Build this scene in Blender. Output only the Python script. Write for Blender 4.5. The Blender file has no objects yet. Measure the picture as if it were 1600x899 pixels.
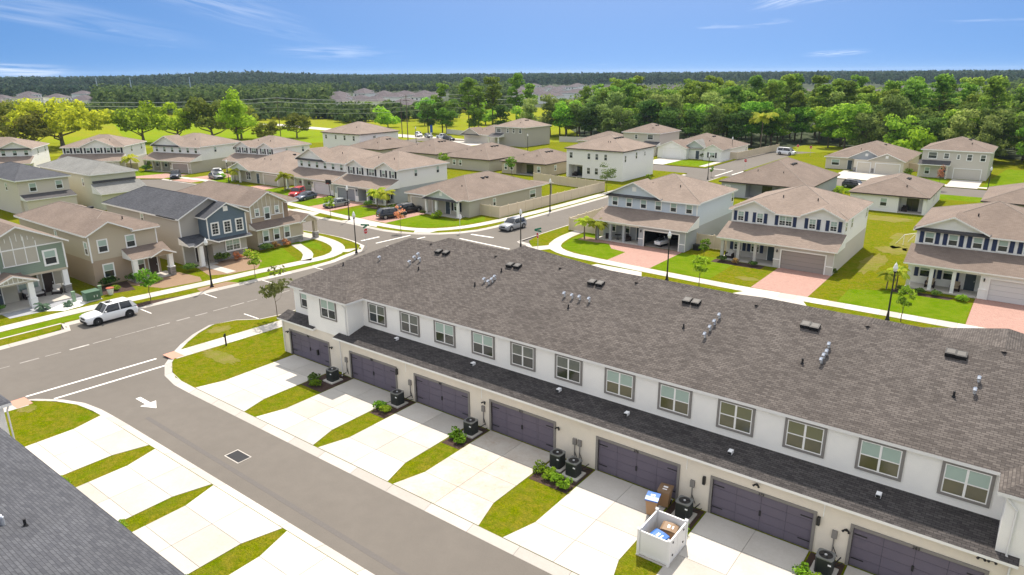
import bpy, math, random
import numpy as np
from mathutils import Vector, Matrix
C = bpy.context.scene.collection
sc = bpy.context.scene
R = random.Random(7)
rad = math.radians
# ------------------------------------------------------------------ camera
CAM_H = 22.37; YAW = rad(-37.31); PITCH = rad(17.27); ROLL = rad(-0.40); F = 1077.7/1600
cd = bpy.data.cameras.new('camera'); cam = bpy.data.objects.new('camera', cd); C.objects.link(cam)
cd.sensor_width = 36; cd.lens = 36*F; cd.clip_start = .5; cd.clip_end = 9000
_w = Vector((math.sin(YAW)*math.cos(PITCH), math.cos(YAW)*math.cos(PITCH), -math.sin(PITCH)))
_r = Vector((math.cos(YAW), -math.sin(YAW), 0)); _u = _r.cross(_w)
_r2 = _r*math.cos(ROLL)+_u*math.sin(ROLL); _u2 = -_r*math.sin(ROLL)+_u*math.cos(ROLL)
m = Matrix((_r2, _u2, -_w)).transposed().to_4x4(); m.translation = (0, 0, CAM_H); cam.matrix_world = m
sc.camera = cam
sc.cycles.max_bounces = 6; sc.cycles.diffuse_bounces = 3; sc.cycles.transmission_bounces = 3
# ------------------------------------------------------------------ sky, sun, exposure
SUN_EL = rad(59); SUN_H = (-.47, .883)
sc.view_settings.view_transform = 'Standard'; sc.view_settings.look = 'None'
sc.view_settings.exposure = 1.1; sc.view_settings.gamma = 1; sc.view_settings.use_curve_mapping = False
W = bpy.data.worlds.new('World'); sc.world = W; W.use_nodes = True
nt = W.node_tree; nt.nodes.clear(); N = nt.nodes.new; Lk = nt.links.new
out = N('ShaderNodeOutputWorld'); bg = N('ShaderNodeBackground'); bg.inputs[1].default_value = .062
sky = N('ShaderNodeTexSky'); sky.sky_type = 'NISHITA'; sky.sun_disc = False; sky.sun_elevation = SUN_EL
sky.sun_rotation = math.atan2(SUN_H[0], SUN_H[1]); sky.air_density = 1.0; sky.dust_density = .7; sky.ozone_density = 1.4
tc = N('ShaderNodeTexCoord'); sep = N('ShaderNodeSeparateXYZ'); Lk(tc.outputs['Generated'], sep.inputs[0])
zm = N('ShaderNodeMath'); zm.operation = 'MULTIPLY_ADD'; zm.inputs[1].default_value = 2.0; zm.inputs[2].default_value = .36
Lk(sep.outputs[2], zm.inputs[0])
cmb = N('ShaderNodeCombineXYZ'); Lk(sep.outputs[0], cmb.inputs[0]); Lk(sep.outputs[1], cmb.inputs[1]); Lk(zm.outputs[0], cmb.inputs[2])
nrm = N('ShaderNodeVectorMath'); nrm.operation = 'NORMALIZE'; Lk(cmb.outputs[0], nrm.inputs[0]); Lk(nrm.outputs[0], sky.inputs[0])
hs = N('ShaderNodeHueSaturation'); hs.inputs['Saturation'].default_value = 1.36; hs.inputs['Value'].default_value = 1.06; Lk(sky.outputs[0], hs.inputs['Color'])
# thin cirrus, stretched wisps over the whole sky
mp = N('ShaderNodeMapping'); mp.inputs['Rotation'].default_value = (0, 0, rad(50)); mp.inputs['Scale'].default_value = (1.3, 4.5, 26)
mp.inputs['Location'].default_value = (.35, 1.9, .2)
Lk(tc.outputs['Generated'], mp.inputs[0])
n1 = N('ShaderNodeTexNoise'); n1.inputs['Scale'].default_value = 1.5; n1.inputs['Detail'].default_value = 7; n1.inputs['Roughness'].default_value = .6; n1.inputs['Distortion'].default_value = .35
Lk(mp.outputs[0], n1.inputs['Vector'])
rp = N('ShaderNodeValToRGB'); rp.color_ramp.elements[0].position = .64; rp.color_ramp.elements[1].position = .98
rp.color_ramp.elements[1].color = (.75, .75, .75, 1); Lk(n1.outputs['Fac'], rp.inputs[0])
# bright uneven veil, added to the unseen upper sky to fill the shade
n2 = N('ShaderNodeTexNoise'); n2.inputs['Scale'].default_value = 2.2; n2.inputs['Detail'].default_value = 3; Lk(tc.outputs['Generated'], n2.inputs['Vector'])
v1 = N('ShaderNodeMapRange'); v1.interpolation_type = 'SMOOTHSTEP'; v1.inputs[1].default_value = .10; v1.inputs[2].default_value = .55; v1.inputs[3].default_value = 0; v1.inputs[4].default_value = 1; Lk(sep.outputs[2], v1.inputs[0])
v2 = N('ShaderNodeMapRange'); v2.inputs[1].default_value = .3; v2.inputs[2].default_value = .7; v2.inputs[3].default_value = .45; v2.inputs[4].default_value = .95; Lk(n2.outputs['Fac'], v2.inputs[0])
v3 = N('ShaderNodeMath'); v3.operation = 'MULTIPLY'; Lk(v1.outputs[0], v3.inputs[0]); Lk(v2.outputs[0], v3.inputs[1])
v4 = N('ShaderNodeMath'); v4.operation = 'MAXIMUM'; Lk(v3.outputs[0], v4.inputs[0]); Lk(rp.outputs[0], v4.inputs[1])
def wisp(az, el, w, h, tilt, amt, sx=1.2, sy=9):
    '''one cirrus streak: bearing, elevation, half width, half height, tilt (degrees)'''
    az, el, tilt = rad(az), rad(el), rad(tilt); d0 = Vector((math.sin(az)*math.cos(el), math.cos(az)*math.cos(el), math.sin(el))); r_ = Vector((math.cos(az), -math.sin(az), 0)); u_ = r_.cross(d0)
    A = (r_*math.cos(tilt)+u_*math.sin(tilt))/rad(w); B = (u_*math.cos(tilt)-r_*math.sin(tilt))/rad(h); o = []
    for ax in (A, B):
        dn = N('ShaderNodeVectorMath'); dn.operation = 'DOT_PRODUCT'; dn.inputs[1].default_value = ax; Lk(tc.outputs['Generated'], dn.inputs[0])
        sb = N('ShaderNodeMath'); sb.operation = 'SUBTRACT'; sb.inputs[1].default_value = d0.dot(ax); Lk(dn.outputs['Value'], sb.inputs[0]); o.append(sb)
    cb = N('ShaderNodeCombineXYZ'); Lk(o[0].outputs[0], cb.inputs[0]); Lk(o[1].outputs[0], cb.inputs[1])
    ln = N('ShaderNodeVectorMath'); ln.operation = 'LENGTH'; Lk(cb.outputs[0], ln.inputs[0])
    mr = N('ShaderNodeMapRange'); mr.interpolation_type = 'SMOOTHSTEP'; mr.inputs[1].default_value = 1; mr.inputs[2].default_value = .1; mr.inputs[3].default_value = 0; mr.inputs[4].default_value = 1; Lk(ln.outputs['Value'], mr.inputs[0])
    mp_ = N('ShaderNodeMapping'); mp_.inputs['Scale'].default_value = (sx, sy*h/w*2, 1); mp_.inputs['Location'].default_value = (az*9, el*50, 0); Lk(cb.outputs[0], mp_.inputs[0])
    nz = N('ShaderNodeTexNoise'); nz.inputs['Scale'].default_value = 1.6; nz.inputs['Detail'].default_value = 3; nz.inputs['Distortion'].default_value = .5; Lk(mp_.outputs[0], nz.inputs['Vector'])
    m2 = N('ShaderNodeMapRange'); m2.inputs[1].default_value = .38; m2.inputs[2].default_value = .8; m2.inputs[3].default_value = 0; m2.inputs[4].default_value = amt*.62; Lk(nz.outputs['Fac'], m2.inputs[0])
    ml = N('ShaderNodeMath'); ml.operation = 'MULTIPLY'; Lk(mr.outputs[0], ml.inputs[0]); Lk(m2.outputs[0], ml.inputs[1]); return ml
for px_, py_, w_, h_, tl_, am_ in ((90, 35, 260, 26, -9, .35), (370, 18, 160, 28, -14, .35), (450, 50, 130, 14, -12, .2), (545, 82, 120, 14, -2, .4), (1215, 14, 70, 15, 14, .9), (1320, 6, 120, 16, 9, .95), (1283, 89, 50, 6, 3, .75), (40, 105, 110, 12, -1, 1.2)):
    az_ = -37.31+math.degrees(math.atan((px_-800)/1077.7)); el_ = math.degrees(math.atan((112-py_)/1077.7)); k_ = math.degrees(1/1077.7)
    ws = wisp(az_, el_, w_*k_, h_*k_, tl_, am_); v5 = N('ShaderNodeMath'); v5.operation = 'MAXIMUM'; Lk(v4.outputs[0], v5.inputs[0]); Lk(ws.outputs[0], v5.inputs[1]); v4 = v5
mx = N('ShaderNodeMixRGB'); Lk(v4.outputs[0], mx.inputs[0]); Lk(hs.outputs[0], mx.inputs[1]); mx.inputs[2].default_value = (11.5, 11.5, 11.4, 1)
Lk(mx.outputs[0], bg.inputs[0]); Lk(bg.outputs[0], out.inputs[0])
sd = bpy.data.lights.new('sun', 'SUN'); sd.energy = 3.1; sd.angle = rad(.53); sd.color = (1, .91, .79)
sun = bpy.data.objects.new('sun', sd); C.objects.link(sun)
ce = math.cos(SUN_EL)
sun.rotation_euler = Vector((SUN_H[0]*ce, SUN_H[1]*ce, math.sin(SUN_EL))).to_track_quat('Z', 'Y').to_euler()

# survey: meets the sight line of a measured image point with a plane of the place
def G(px, py, v=0.0, axis=2):
    d = _w + _r2*((px-800)/(F*1600)) - _u2*((py-449.5)/(F*1600)); o = Vector((0, 0, CAM_H))
    return o + d*((v-o[axis])/d[axis])
def GP(pts, v=0.0): return [tuple(G(x, y, v)[:2]) for x, y in pts]

# ------------------------------------------------------------------ materials
MATS = {}
def mat(name, col, rough=.8, spec=.3, metal=0.0, noise=None, pattern=None, bump=None, sub=None):
    """noise=(scale, amount, colour2); pattern(nt, base socket)->socket"""
    if name in MATS: return MATS[name]
    M = bpy.data.materials.new(name); M.use_nodes = True; t = M.node_tree
    b = t.nodes['Principled BSDF']; b.inputs['Base Color'].default_value = (*col, 1); b.inputs['Roughness'].default_value = rough
    b.inputs['Specular IOR Level'].default_value = spec; b.inputs['Metallic'].default_value = metal
    co = t.nodes.new('ShaderNodeTexCoord'); geo = t.nodes.new('ShaderNodeNewGeometry')
    cur = None
    if noise:
        for i, (s, amt, c2) in enumerate(noise):
            hard = name.startswith('turf')
            nz = t.nodes.new('ShaderNodeTexNoise'); nz.inputs['Scale'].default_value = s; nz.inputs['Detail'].default_value = 5
            nz.inputs['Roughness'].default_value = .62
            t.links.new(geo.outputs['Position'], nz.inputs['Vector'])
            r = t.nodes.new('ShaderNodeValToRGB'); r.color_ramp.elements[0].position = .43 if hard else .36; r.color_ramp.elements[1].position = .58 if hard else .66
            r.color_ramp.elements[1].color = (amt, amt, amt, 1)
            t.links.new(nz.outputs['Fac'], r.inputs[0])
            mi = t.nodes.new('ShaderNodeMixRGB'); t.links.new(r.outputs[0], mi.inputs[0])
            if cur is None: mi.inputs[1].default_value = (*col, 1)
            else: t.links.new(cur, mi.inputs[1])
            mi.inputs[2].default_value = (*c2, 1); cur = mi.outputs[0]
    if pattern: cur = pattern(t, co, cur, col, b)
    if 'concrete' in name:        # every cast slab has its own tone
        oi = t.nodes.new('ShaderNodeObjectInfo'); mr = t.nodes.new('ShaderNodeMapRange'); mr.inputs[3].default_value = .84; mr.inputs[4].default_value = 1.08; t.links.new(oi.outputs['Random'], mr.inputs[0])
        ml = t.nodes.new('ShaderNodeMixRGB'); ml.blend_type = 'MULTIPLY'; ml.inputs[0].default_value = 1; t.links.new(cur, ml.inputs[1]); t.links.new(mr.outputs[0], ml.inputs[2]); cur = ml.outputs[0]
    if cur is not None: t.links.new(cur, b.inputs['Base Color'])
    if bump:
        nz = t.nodes.new('ShaderNodeTexNoise'); nz.inputs['Scale'].default_value = bump[0]; nz.inputs['Detail'].default_value = 4
        t.links.new(geo.outputs['Position'], nz.inputs['Vector'])
        bp = t.nodes.new('ShaderNodeBump'); bp.inputs['Strength'].default_value = bump[1]; bp.inputs['Distance'].default_value = bump[2]
        t.links.new(nz.outputs['Fac'], bp.inputs['Height']); t.links.new(bp.outputs[0], b.inputs['Normal'])
    MATS[name] = M; return M
def shingles(c1, c2, c3, gap, bw=.34, rh=.145, bumpy=.5):
    def f(t, co, cur, col, b):
        br = t.nodes.new('ShaderNodeTexBrick'); br.offset = .5; br.inputs['Scale'].default_value = 1
        br.inputs['Brick Width'].default_value = bw; br.inputs['Row Height'].default_value = rh
        br.inputs['Mortar Size'].default_value = .012; br.inputs['Mortar Smooth'].default_value = .3; br.inputs['Bias'].default_value = -.05
        br.inputs['Color1'].default_value = (*c1, 1); br.inputs['Color2'].default_value = (*c2, 1); br.inputs['Mortar'].default_value = (*gap, 1)
        t.links.new(co.outputs['UV'], br.inputs['Vector'])
        nz = t.nodes.new('ShaderNodeTexNoise'); nz.inputs['Scale'].default_value = 1; nz.inputs['Detail'].default_value = 3
        mpp = t.nodes.new('ShaderNodeMapping'); mpp.inputs['Scale'].default_value = (1.6, 7, 1); t.links.new(co.outputs['UV'], mpp.inputs[0]); t.links.new(mpp.outputs[0], nz.inputs['Vector'])
        r = t.nodes.new('ShaderNodeValToRGB'); r.color_ramp.elements[0].position = .5; r.color_ramp.elements[1].position = .85; t.links.new(nz.outputs['Fac'], r.inputs[0])
        mi = t.nodes.new('ShaderNodeMixRGB'); t.links.new(r.outputs[0], mi.inputs[0]); t.links.new(br.outputs['Color'], mi.inputs[1]); mi.inputs[2].default_value = (*c3, 1)
        nb = t.nodes.new('ShaderNodeTexNoise'); nb.inputs['Scale'].default_value = .35; nb.inputs['Detail'].default_value = 3; t.links.new(co.outputs['UV'], nb.inputs['Vector'])
        mr = t.nodes.new('ShaderNodeMapRange'); mr.inputs[1].default_value = .3; mr.inputs[2].default_value = .7; mr.inputs[3].default_value = .88; mr.inputs[4].default_value = 1.12; t.links.new(nb.outputs['Fac'], mr.inputs[0])
        ml = t.nodes.new('ShaderNodeMixRGB'); ml.blend_type = 'MULTIPLY'; ml.inputs[0].default_value = 1; t.links.new(mi.outputs[0], ml.inputs[1]); t.links.new(mr.outputs[0], ml.inputs[2])
        mm = t.nodes.new('ShaderNodeMixRGB'); t.links.new(br.outputs['Fac'], mm.inputs[0]); t.links.new(ml.outputs[0], mm.inputs[1]); mm.inputs[2].default_value = (*gap, 1)
        bp = t.nodes.new('ShaderNodeBump'); bp.invert = True; bp.inputs['Strength'].default_value = bumpy; bp.inputs['Distance'].default_value = .02
        t.links.new(br.outputs['Fac'], bp.inputs['Height']); t.links.new(bp.outputs[0], b.inputs['Normal'])
        return mm.outputs[0]
    return f
def courses(h, dark=.75, vertical=False, width=.1):
    """lap siding / board lines from UV"""
    def f(t, co, cur, col, b):
        sp = t.nodes.new('ShaderNodeSeparateXYZ'); t.links.new(co.outputs['UV'], sp.inputs[0])
        dv = t.nodes.new('ShaderNodeMath'); dv.operation = 'DIVIDE'; dv.inputs[1].default_value = h; t.links.new(sp.outputs[0 if vertical else 1], dv.inputs[0])
        fr = t.nodes.new('ShaderNodeMath'); fr.operation = 'FRACT'; t.links.new(dv.outputs[0], fr.inputs[0])
        lt = t.nodes.new('ShaderNodeMath'); lt.operation = 'LESS_THAN'; lt.inputs[1].default_value = width; t.links.new(fr.outputs[0], lt.inputs[0])
        mi = t.nodes.new('ShaderNodeMixRGB'); t.links.new(lt.outputs[0], mi.inputs[0])
        if cur is None: mi.inputs[1].default_value = (*col, 1)
        else: t.links.new(cur, mi.inputs[1])
        mi.inputs[2].default_value = (*[c*dark for c in col], 1)
        bp = t.nodes.new('ShaderNodeBump'); bp.inputs['Strength'].default_value = .4; bp.inputs['Distance'].default_value = .02
        t.links.new(fr.outputs[0], bp.inputs['Height']); t.links.new(bp.outputs[0], b.inputs['Normal'])
        return mi.outputs[0]
    return f
def sc3(c, k): return tuple(x*k for x in c)
asphalt = mat('asphalt', (.138, .125, .111), .92, .12, noise=[(.07, .7, (.172, .156, .139)), (.45, .35, (.122, .110, .098)), (1.3, .3, (.112, .102, .092)), (14, .4, (.166, .152, .137))], bump=(40, .25, .01))
road_paint2 = mat('faded_road_paint', (.46, .44, .41), .8, noise=[(3, .6, (.22, .2, .19))])
asph_patch = mat('asphalt_patch', (.115, .105, .10), .9, noise=[(9, .4, (.15, .14, .13))])
concrete = mat('concrete', (.50, .475, .44), .85, noise=[(.45, .6, (.40, .365, .315)), (1.7, .3, (.44, .41, .365)), (6, .3, (.54, .515, .48))], bump=(30, .15, .005))
tyre_conc = None
concrete_st = mat('stained_concrete', (.48, .45, .40), .85, noise=[(.7, .8, (.36, .29, .23)), (2.2, .4, (.42, .36, .30)), (5, .3, (.55, .53, .50))])
kerb_m = mat('kerb_concrete', (.45, .42, .385), .85, noise=[(.8, .4, (.52, .49, .455)), (7, .35, (.40, .37, .34))])
joint = mat('joint_dark', (.24, .225, .205), .9)
road_paint = mat('road_paint', (.78, .77, .74), .7, noise=[(3, .5, (.60, .58, .55))])
road_worn = mat('worn_road_paint', (.30, .28, .26), .8, noise=[(2.5, .6, (.18, .165, .155))])
GR = [(.22, .8, (.120, .190, .003)), (.9, .6, (.26, .20, .022)), (2.8, .6, (.095, .140, .002)), (9, .6, (.065, .095, .002)), (1.6, .3, (.22, .18, .03))]
def grass(name, base, n, b=(16, 1.0, .12)): return mat(name, base, 1.0, 0, noise=n, bump=b)
turf = grass('turf_patchy', (.185, .205, .003), GR)
turf_rich = grass('turf_rich', (.115, .20, .002), [(.3, .8, (.165, .235, .010)), (1.1, .5, (.20, .24, .02)), (14, .6, (.075, .14, .008))])
turf_dry = grass('turf_dry', (.215, .195, .045), [(.2, .7, (.165, .20, .016)), (.9, .5, (.27, .215, .10)), (12, .4, (.13, .14, .02))])
field_m = grass('field_grass', (.250, .250, .016), [(.012, .75, (.155, .225, .012)), (.05, .5, (.26, .22, .035)), (.5, .35, (.12, .18, .012)), (3, .3, (.10, .15, .012))], (3, .9, .2))
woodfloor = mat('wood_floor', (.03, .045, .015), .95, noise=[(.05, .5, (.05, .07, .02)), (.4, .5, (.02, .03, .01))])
bare = mat('bare_mulch', (.235, .155, .10), .95, noise=[(1.2, .5, (.19, .125, .075)), (20, .5, (.30, .21, .14))], bump=(30, .6, .04))
mulch = mat('dark_mulch', (.055, .035, .028), .95, noise=[(30, .6, (.11, .06, .045)), (4, .4, (.035, .024, .02))], bump=(45, 1, .05))
gravel_m = mat('gravel', (.36, .37, .40), .9, noise=[(40, .6, (.22, .23, .25))], bump=(60, .8, .03))
def pav(t, co, cur, col, b):
    br = t.nodes.new('ShaderNodeTexBrick'); br.offset = .5; br.inputs['Scale'].default_value = 1
    br.inputs['Brick Width'].default_value = .23; br.inputs['Row Height'].default_value = .115; br.inputs['Mortar Size'].default_value = .008
    br.inputs['Color1'].default_value = (*col, 1); br.inputs['Color2'].default_value = (*sc3(col, 1.25), 1); br.inputs['Mortar'].default_value = (*sc3(col, .6), 1)
    t.links.new(co.outputs['UV'], br.inputs['Vector']); return br.outputs['Color']
paver = mat('brick_paver', (.335, .20, .165), .85, pattern=pav)
tactile = mat('tactile_paving', (.50, .25, .185), .8)
white = mat('white_trim', (.86, .85, .82), .6)
white_gut = mat('white_gutter', (.76, .75, .73), .45, .5)
st_up = mat('stucco_white', (.90, .88, .835), .9, noise=[(.6, .3, (.70, .695, .685))], bump=(60, .1, .004))
st_lo = mat('stucco_cream', (.80, .73, .62), .9, noise=[(.8, .3, (.60, .565, .51))], bump=(60, .1, .004))
trim_grey = mat('trim_grey', (.235, .22, .205), .7)
gar_m = mat('garage_plum_grey', (.142, .126, .168), .6, .4, noise=[(2, .3, (.175, .145, .18))], pattern=courses(.06, .85, width=.18))
gar_seam = mat('garage_seam', (.075, .066, .088), .7)
black = mat('black_metal', (.012, .012, .014), .45, .5)
blackp = mat('black_plastic', (.02, .02, .022), .55)
silver = mat('galvanised', (.62, .65, .70), .3, .5, .6)
white_p = mat('white_plastic', (.85, .85, .86), .4)
gl_dark = mat('glass_dark', (.022, .030, .032), .08, .6)
gl_refl = mat('glass_field_reflection', (.085, .085, .045), .12, .6, noise=[(1.2, .8, (.15, .14, .06)), (.6, .4, (.05, .045, .035))])  # reflected grass is painted into the pane colour
gl_blind = mat('glass_blind', (.36, .47, .41), .25, .5, noise=[(1.5, .3, (.42, .52, .47))])
gl_olive = mat('glass_olive', (.16, .165, .085), .2, .5, noise=[(1.5, .3, (.19, .19, .10))])
gl_grey = mat('glass_grey', (.12, .135, .12), .18, .5, noise=[(2, .5, (.20, .21, .17))])
sh_town = mat('shingle_town', (.1, .1, .1), .9, .15, pattern=shingles((.078, .068, .063), (.138, .122, .112), (.16, .142, .130), (.048, .042, .040), .30, .135, bumpy=.5))
sh_skirt = mat('shingle_skirt_shaded', (.1, .1, .1), .9, .15, pattern=shingles((.046, .042, .042), (.084, .077, .075), (.10, .092, .088), (.028, .026, .027), .30, .135, bumpy=.5))  # town shingle darkened: the skirt roof's deep shade is painted into its colour
sh_slate = mat('shingle_slate', (.1, .1, .1), .9, .15, pattern=shingles((.062, .065, .076), (.092, .096, .108), (.115, .12, .135), (.045, .047, .054)))
def tanroof(name, k, tint=(1, 1, 1)):
    c = [(.245, .185, .150), (.300, .228, .186), (.335, .262, .218), (.20, .152, .125)]
    k *= .93; tint = tuple(a*b for a, b in zip(tint, (.93, .975, 1.0))); c = [tuple(x*k*q for x, q in zip(cc, tint)) for cc in c]
    return mat(name, c[0], .9, .15, pattern=shingles(c[0], c[1], c[2], c[3], bumpy=.3))
sh_tan = tanroof('shingle_tan', 1.0); sh_tan2 = tanroof('shingle_brown', .82, (.98, .97, .97)); sh_dark = tanroof('shingle_charcoal', .42, (.92, 1.1, 1.35))
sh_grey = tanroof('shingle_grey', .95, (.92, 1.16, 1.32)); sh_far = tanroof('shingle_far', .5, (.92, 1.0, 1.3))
def paint(name, c, lap=None): return mat(name, c, .85, noise=[(.5, .25, sc3(c, .93))], pattern=courses(lap, .82) if lap else None)
P_white = paint('paint_white', (.84, .83, .80)); P_whitelap = paint('siding_white', (.84, .835, .82), .18)
P_blue = paint('siding_ice_blue', (.60, .66, .72), .18); P_bluegrey = paint('stucco_blue_grey', (.40, .42, .44))
P_tan = paint('stucco_tan', (.50, .43, .325)); P_brown = paint('stucco_brown', (.39, .30, .215))
P_sage = paint('siding_sage', (.25, .31, .24), .2); P_navy = paint('siding_slate_blue', (.13, .175, .22), .2); P_grey = paint('stucco_grey', (.44, .41, .365))
P_lav = paint('stucco_lavender_grey', (.56, .53, .49)); P_beige = paint('stucco_beige', (.66, .60, .50)); P_pale = paint('stucco_pale_green', (.58, .57, .45))
P_cream = paint('stucco_pale_cream', (.60, .555, .49)); P_greige = paint('stucco_greige', (.48, .445, .37)); P_mint = paint('siding_pale_mint', (.57, .62, .595), .18)
shut_navy = mat('shutter_navy', (.035, .05, .11), .7); shut_black = mat('shutter_black', (.02, .02, .028), .7)
door_dark = mat('door_dark', (.045, .03, .026), .5); door_teal = mat('door_slate', (.06, .08, .10), .5)
gd_taupe = mat('garage_taupe', (.33, .29, .265), .7, pattern=courses(.53, .75, width=.05)); gd_white = mat('garage_white', (.66, .65, .64), .7, pattern=courses(.53, .8, width=.05))
gd_grey = mat('garage_grey', (.28, .29, .32), .7, pattern=courses(.53, .75, width=.05))
stone = mat('stone_veneer', (.3, .28, .26), .9, pattern=shingles((.22, .205, .195), (.36, .335, .31), (.42, .40, .38), (.15, .14, .13), .4, .16))
fence_m = mat('vinyl_tan', (.64, .54, .40), .7, noise=[(1, .2, (.68, .58, .44))], pattern=courses(.18, .85, True, .08))
fence_post = mat('vinyl_tan_post', (.68, .58, .44), .7)
bark = mat('bark', (.10, .075, .055), .95, noise=[(4, .5, (.15, .12, .09))]); bark_pale = mat('bark_pale', (.22, .18, .14), .95, noise=[(3, .5, (.14, .11, .09))])
dark_in = mat('dark_interior', (.018, .014, .013), .9)
exec_marks = None
def leafmat(name, cs):
    """foliage: each leaf picks its colour by island, so the variety belongs to the leaf itself"""
    M = bpy.data.materials.new(name); M.use_nodes = True; t = M.node_tree; b = t.nodes['Principled BSDF']
    b.inputs['Roughness'].default_value = .75; b.inputs['Specular IOR Level'].default_value = .08
    g = t.nodes.new('ShaderNodeNewGeometry'); r = t.nodes.new('ShaderNodeValToRGB')
    while len(r.color_ramp.elements) < len(cs): r.color_ramp.elements.new(.5)
    for i, c in enumerate(cs): r.color_ramp.elements[i].position = i/(len(cs)-1); r.color_ramp.elements[i].color = (*c, 1)
    oi = t.nodes.new('ShaderNodeObjectInfo')
    t.links.new(g.outputs['Random Per Island'], r.inputs[0])
    h = t.nodes.new('ShaderNodeHueSaturation'); mr = t.nodes.new('ShaderNodeMapRange'); mr.inputs[3].default_value = .75; mr.inputs[4].default_value = 1.7
    mh = t.nodes.new('ShaderNodeMapRange'); mh.inputs[3].default_value = .475; mh.inputs[4].default_value = .522
    wn = t.nodes.new('ShaderNodeTexWhiteNoise'); wn.noise_dimensions = '1D'; t.links.new(oi.outputs['Random'], wn.inputs['W'])
    t.links.new(oi.outputs['Random'], mr.inputs[0]); t.links.new(wn.outputs['Value'], mh.inputs[0])
    t.links.new(mr.outputs[0], h.inputs['Value']); t.links.new(mh.outputs[0], h.inputs['Hue'])
    t.links.new(r.outputs[0], h.inputs['Color']); t.links.new(h.outputs[0], b.inputs['Base Color'])
    tr = t.nodes.new('ShaderNodeBsdfTranslucent'); t.links.new(h.outputs[0], tr.inputs[0]); ms = t.nodes.new('ShaderNodeMixShader'); ms.inputs[0].default_value = .5
    t.links.new(b.outputs[0], ms.inputs[1]); t.links.new(tr.outputs[0], ms.inputs[2]); t.links.new(ms.outputs[0], t.nodes['Material Output'].inputs[0])
    MATS[name] = M; return M
lf_mid = leafmat('leaf_mid', [(.075, .16, .015), (.17, .31, .028), (.29, .43, .045)])
lf_dark = leafmat('leaf_dark', [(.049, .102, .021), (.088, .158, .032), (.131, .210, .035)])
lf_pine = leafmat('leaf_pine', [(.075, .15, .022), (.15, .245, .034), (.26, .37, .05)])
lf_oak = leafmat('leaf_oak', [(.15, .20, .015), (.29, .37, .022), (.46, .52, .035)])
lf_lime = leafmat('leaf_lime', [(.156, .300, .018), (.228, .396, .024), (.300, .480, .036)])
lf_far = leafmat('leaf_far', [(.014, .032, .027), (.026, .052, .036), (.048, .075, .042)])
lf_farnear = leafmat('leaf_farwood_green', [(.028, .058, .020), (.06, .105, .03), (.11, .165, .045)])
lf_palm = leafmat('leaf_palm', [(.220, .286, .022), (.297, .352, .033), (.396, .396, .044)])
lf_shrub = leafmat('leaf_shrub', [(.110, .209, .017), (.176, .308, .022), (.253, .396, .033)])
lf_red = leafmat('leaf_red', [(.385, .175, .088), (.525, .280, .123), (.280, .228, .070)])

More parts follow.
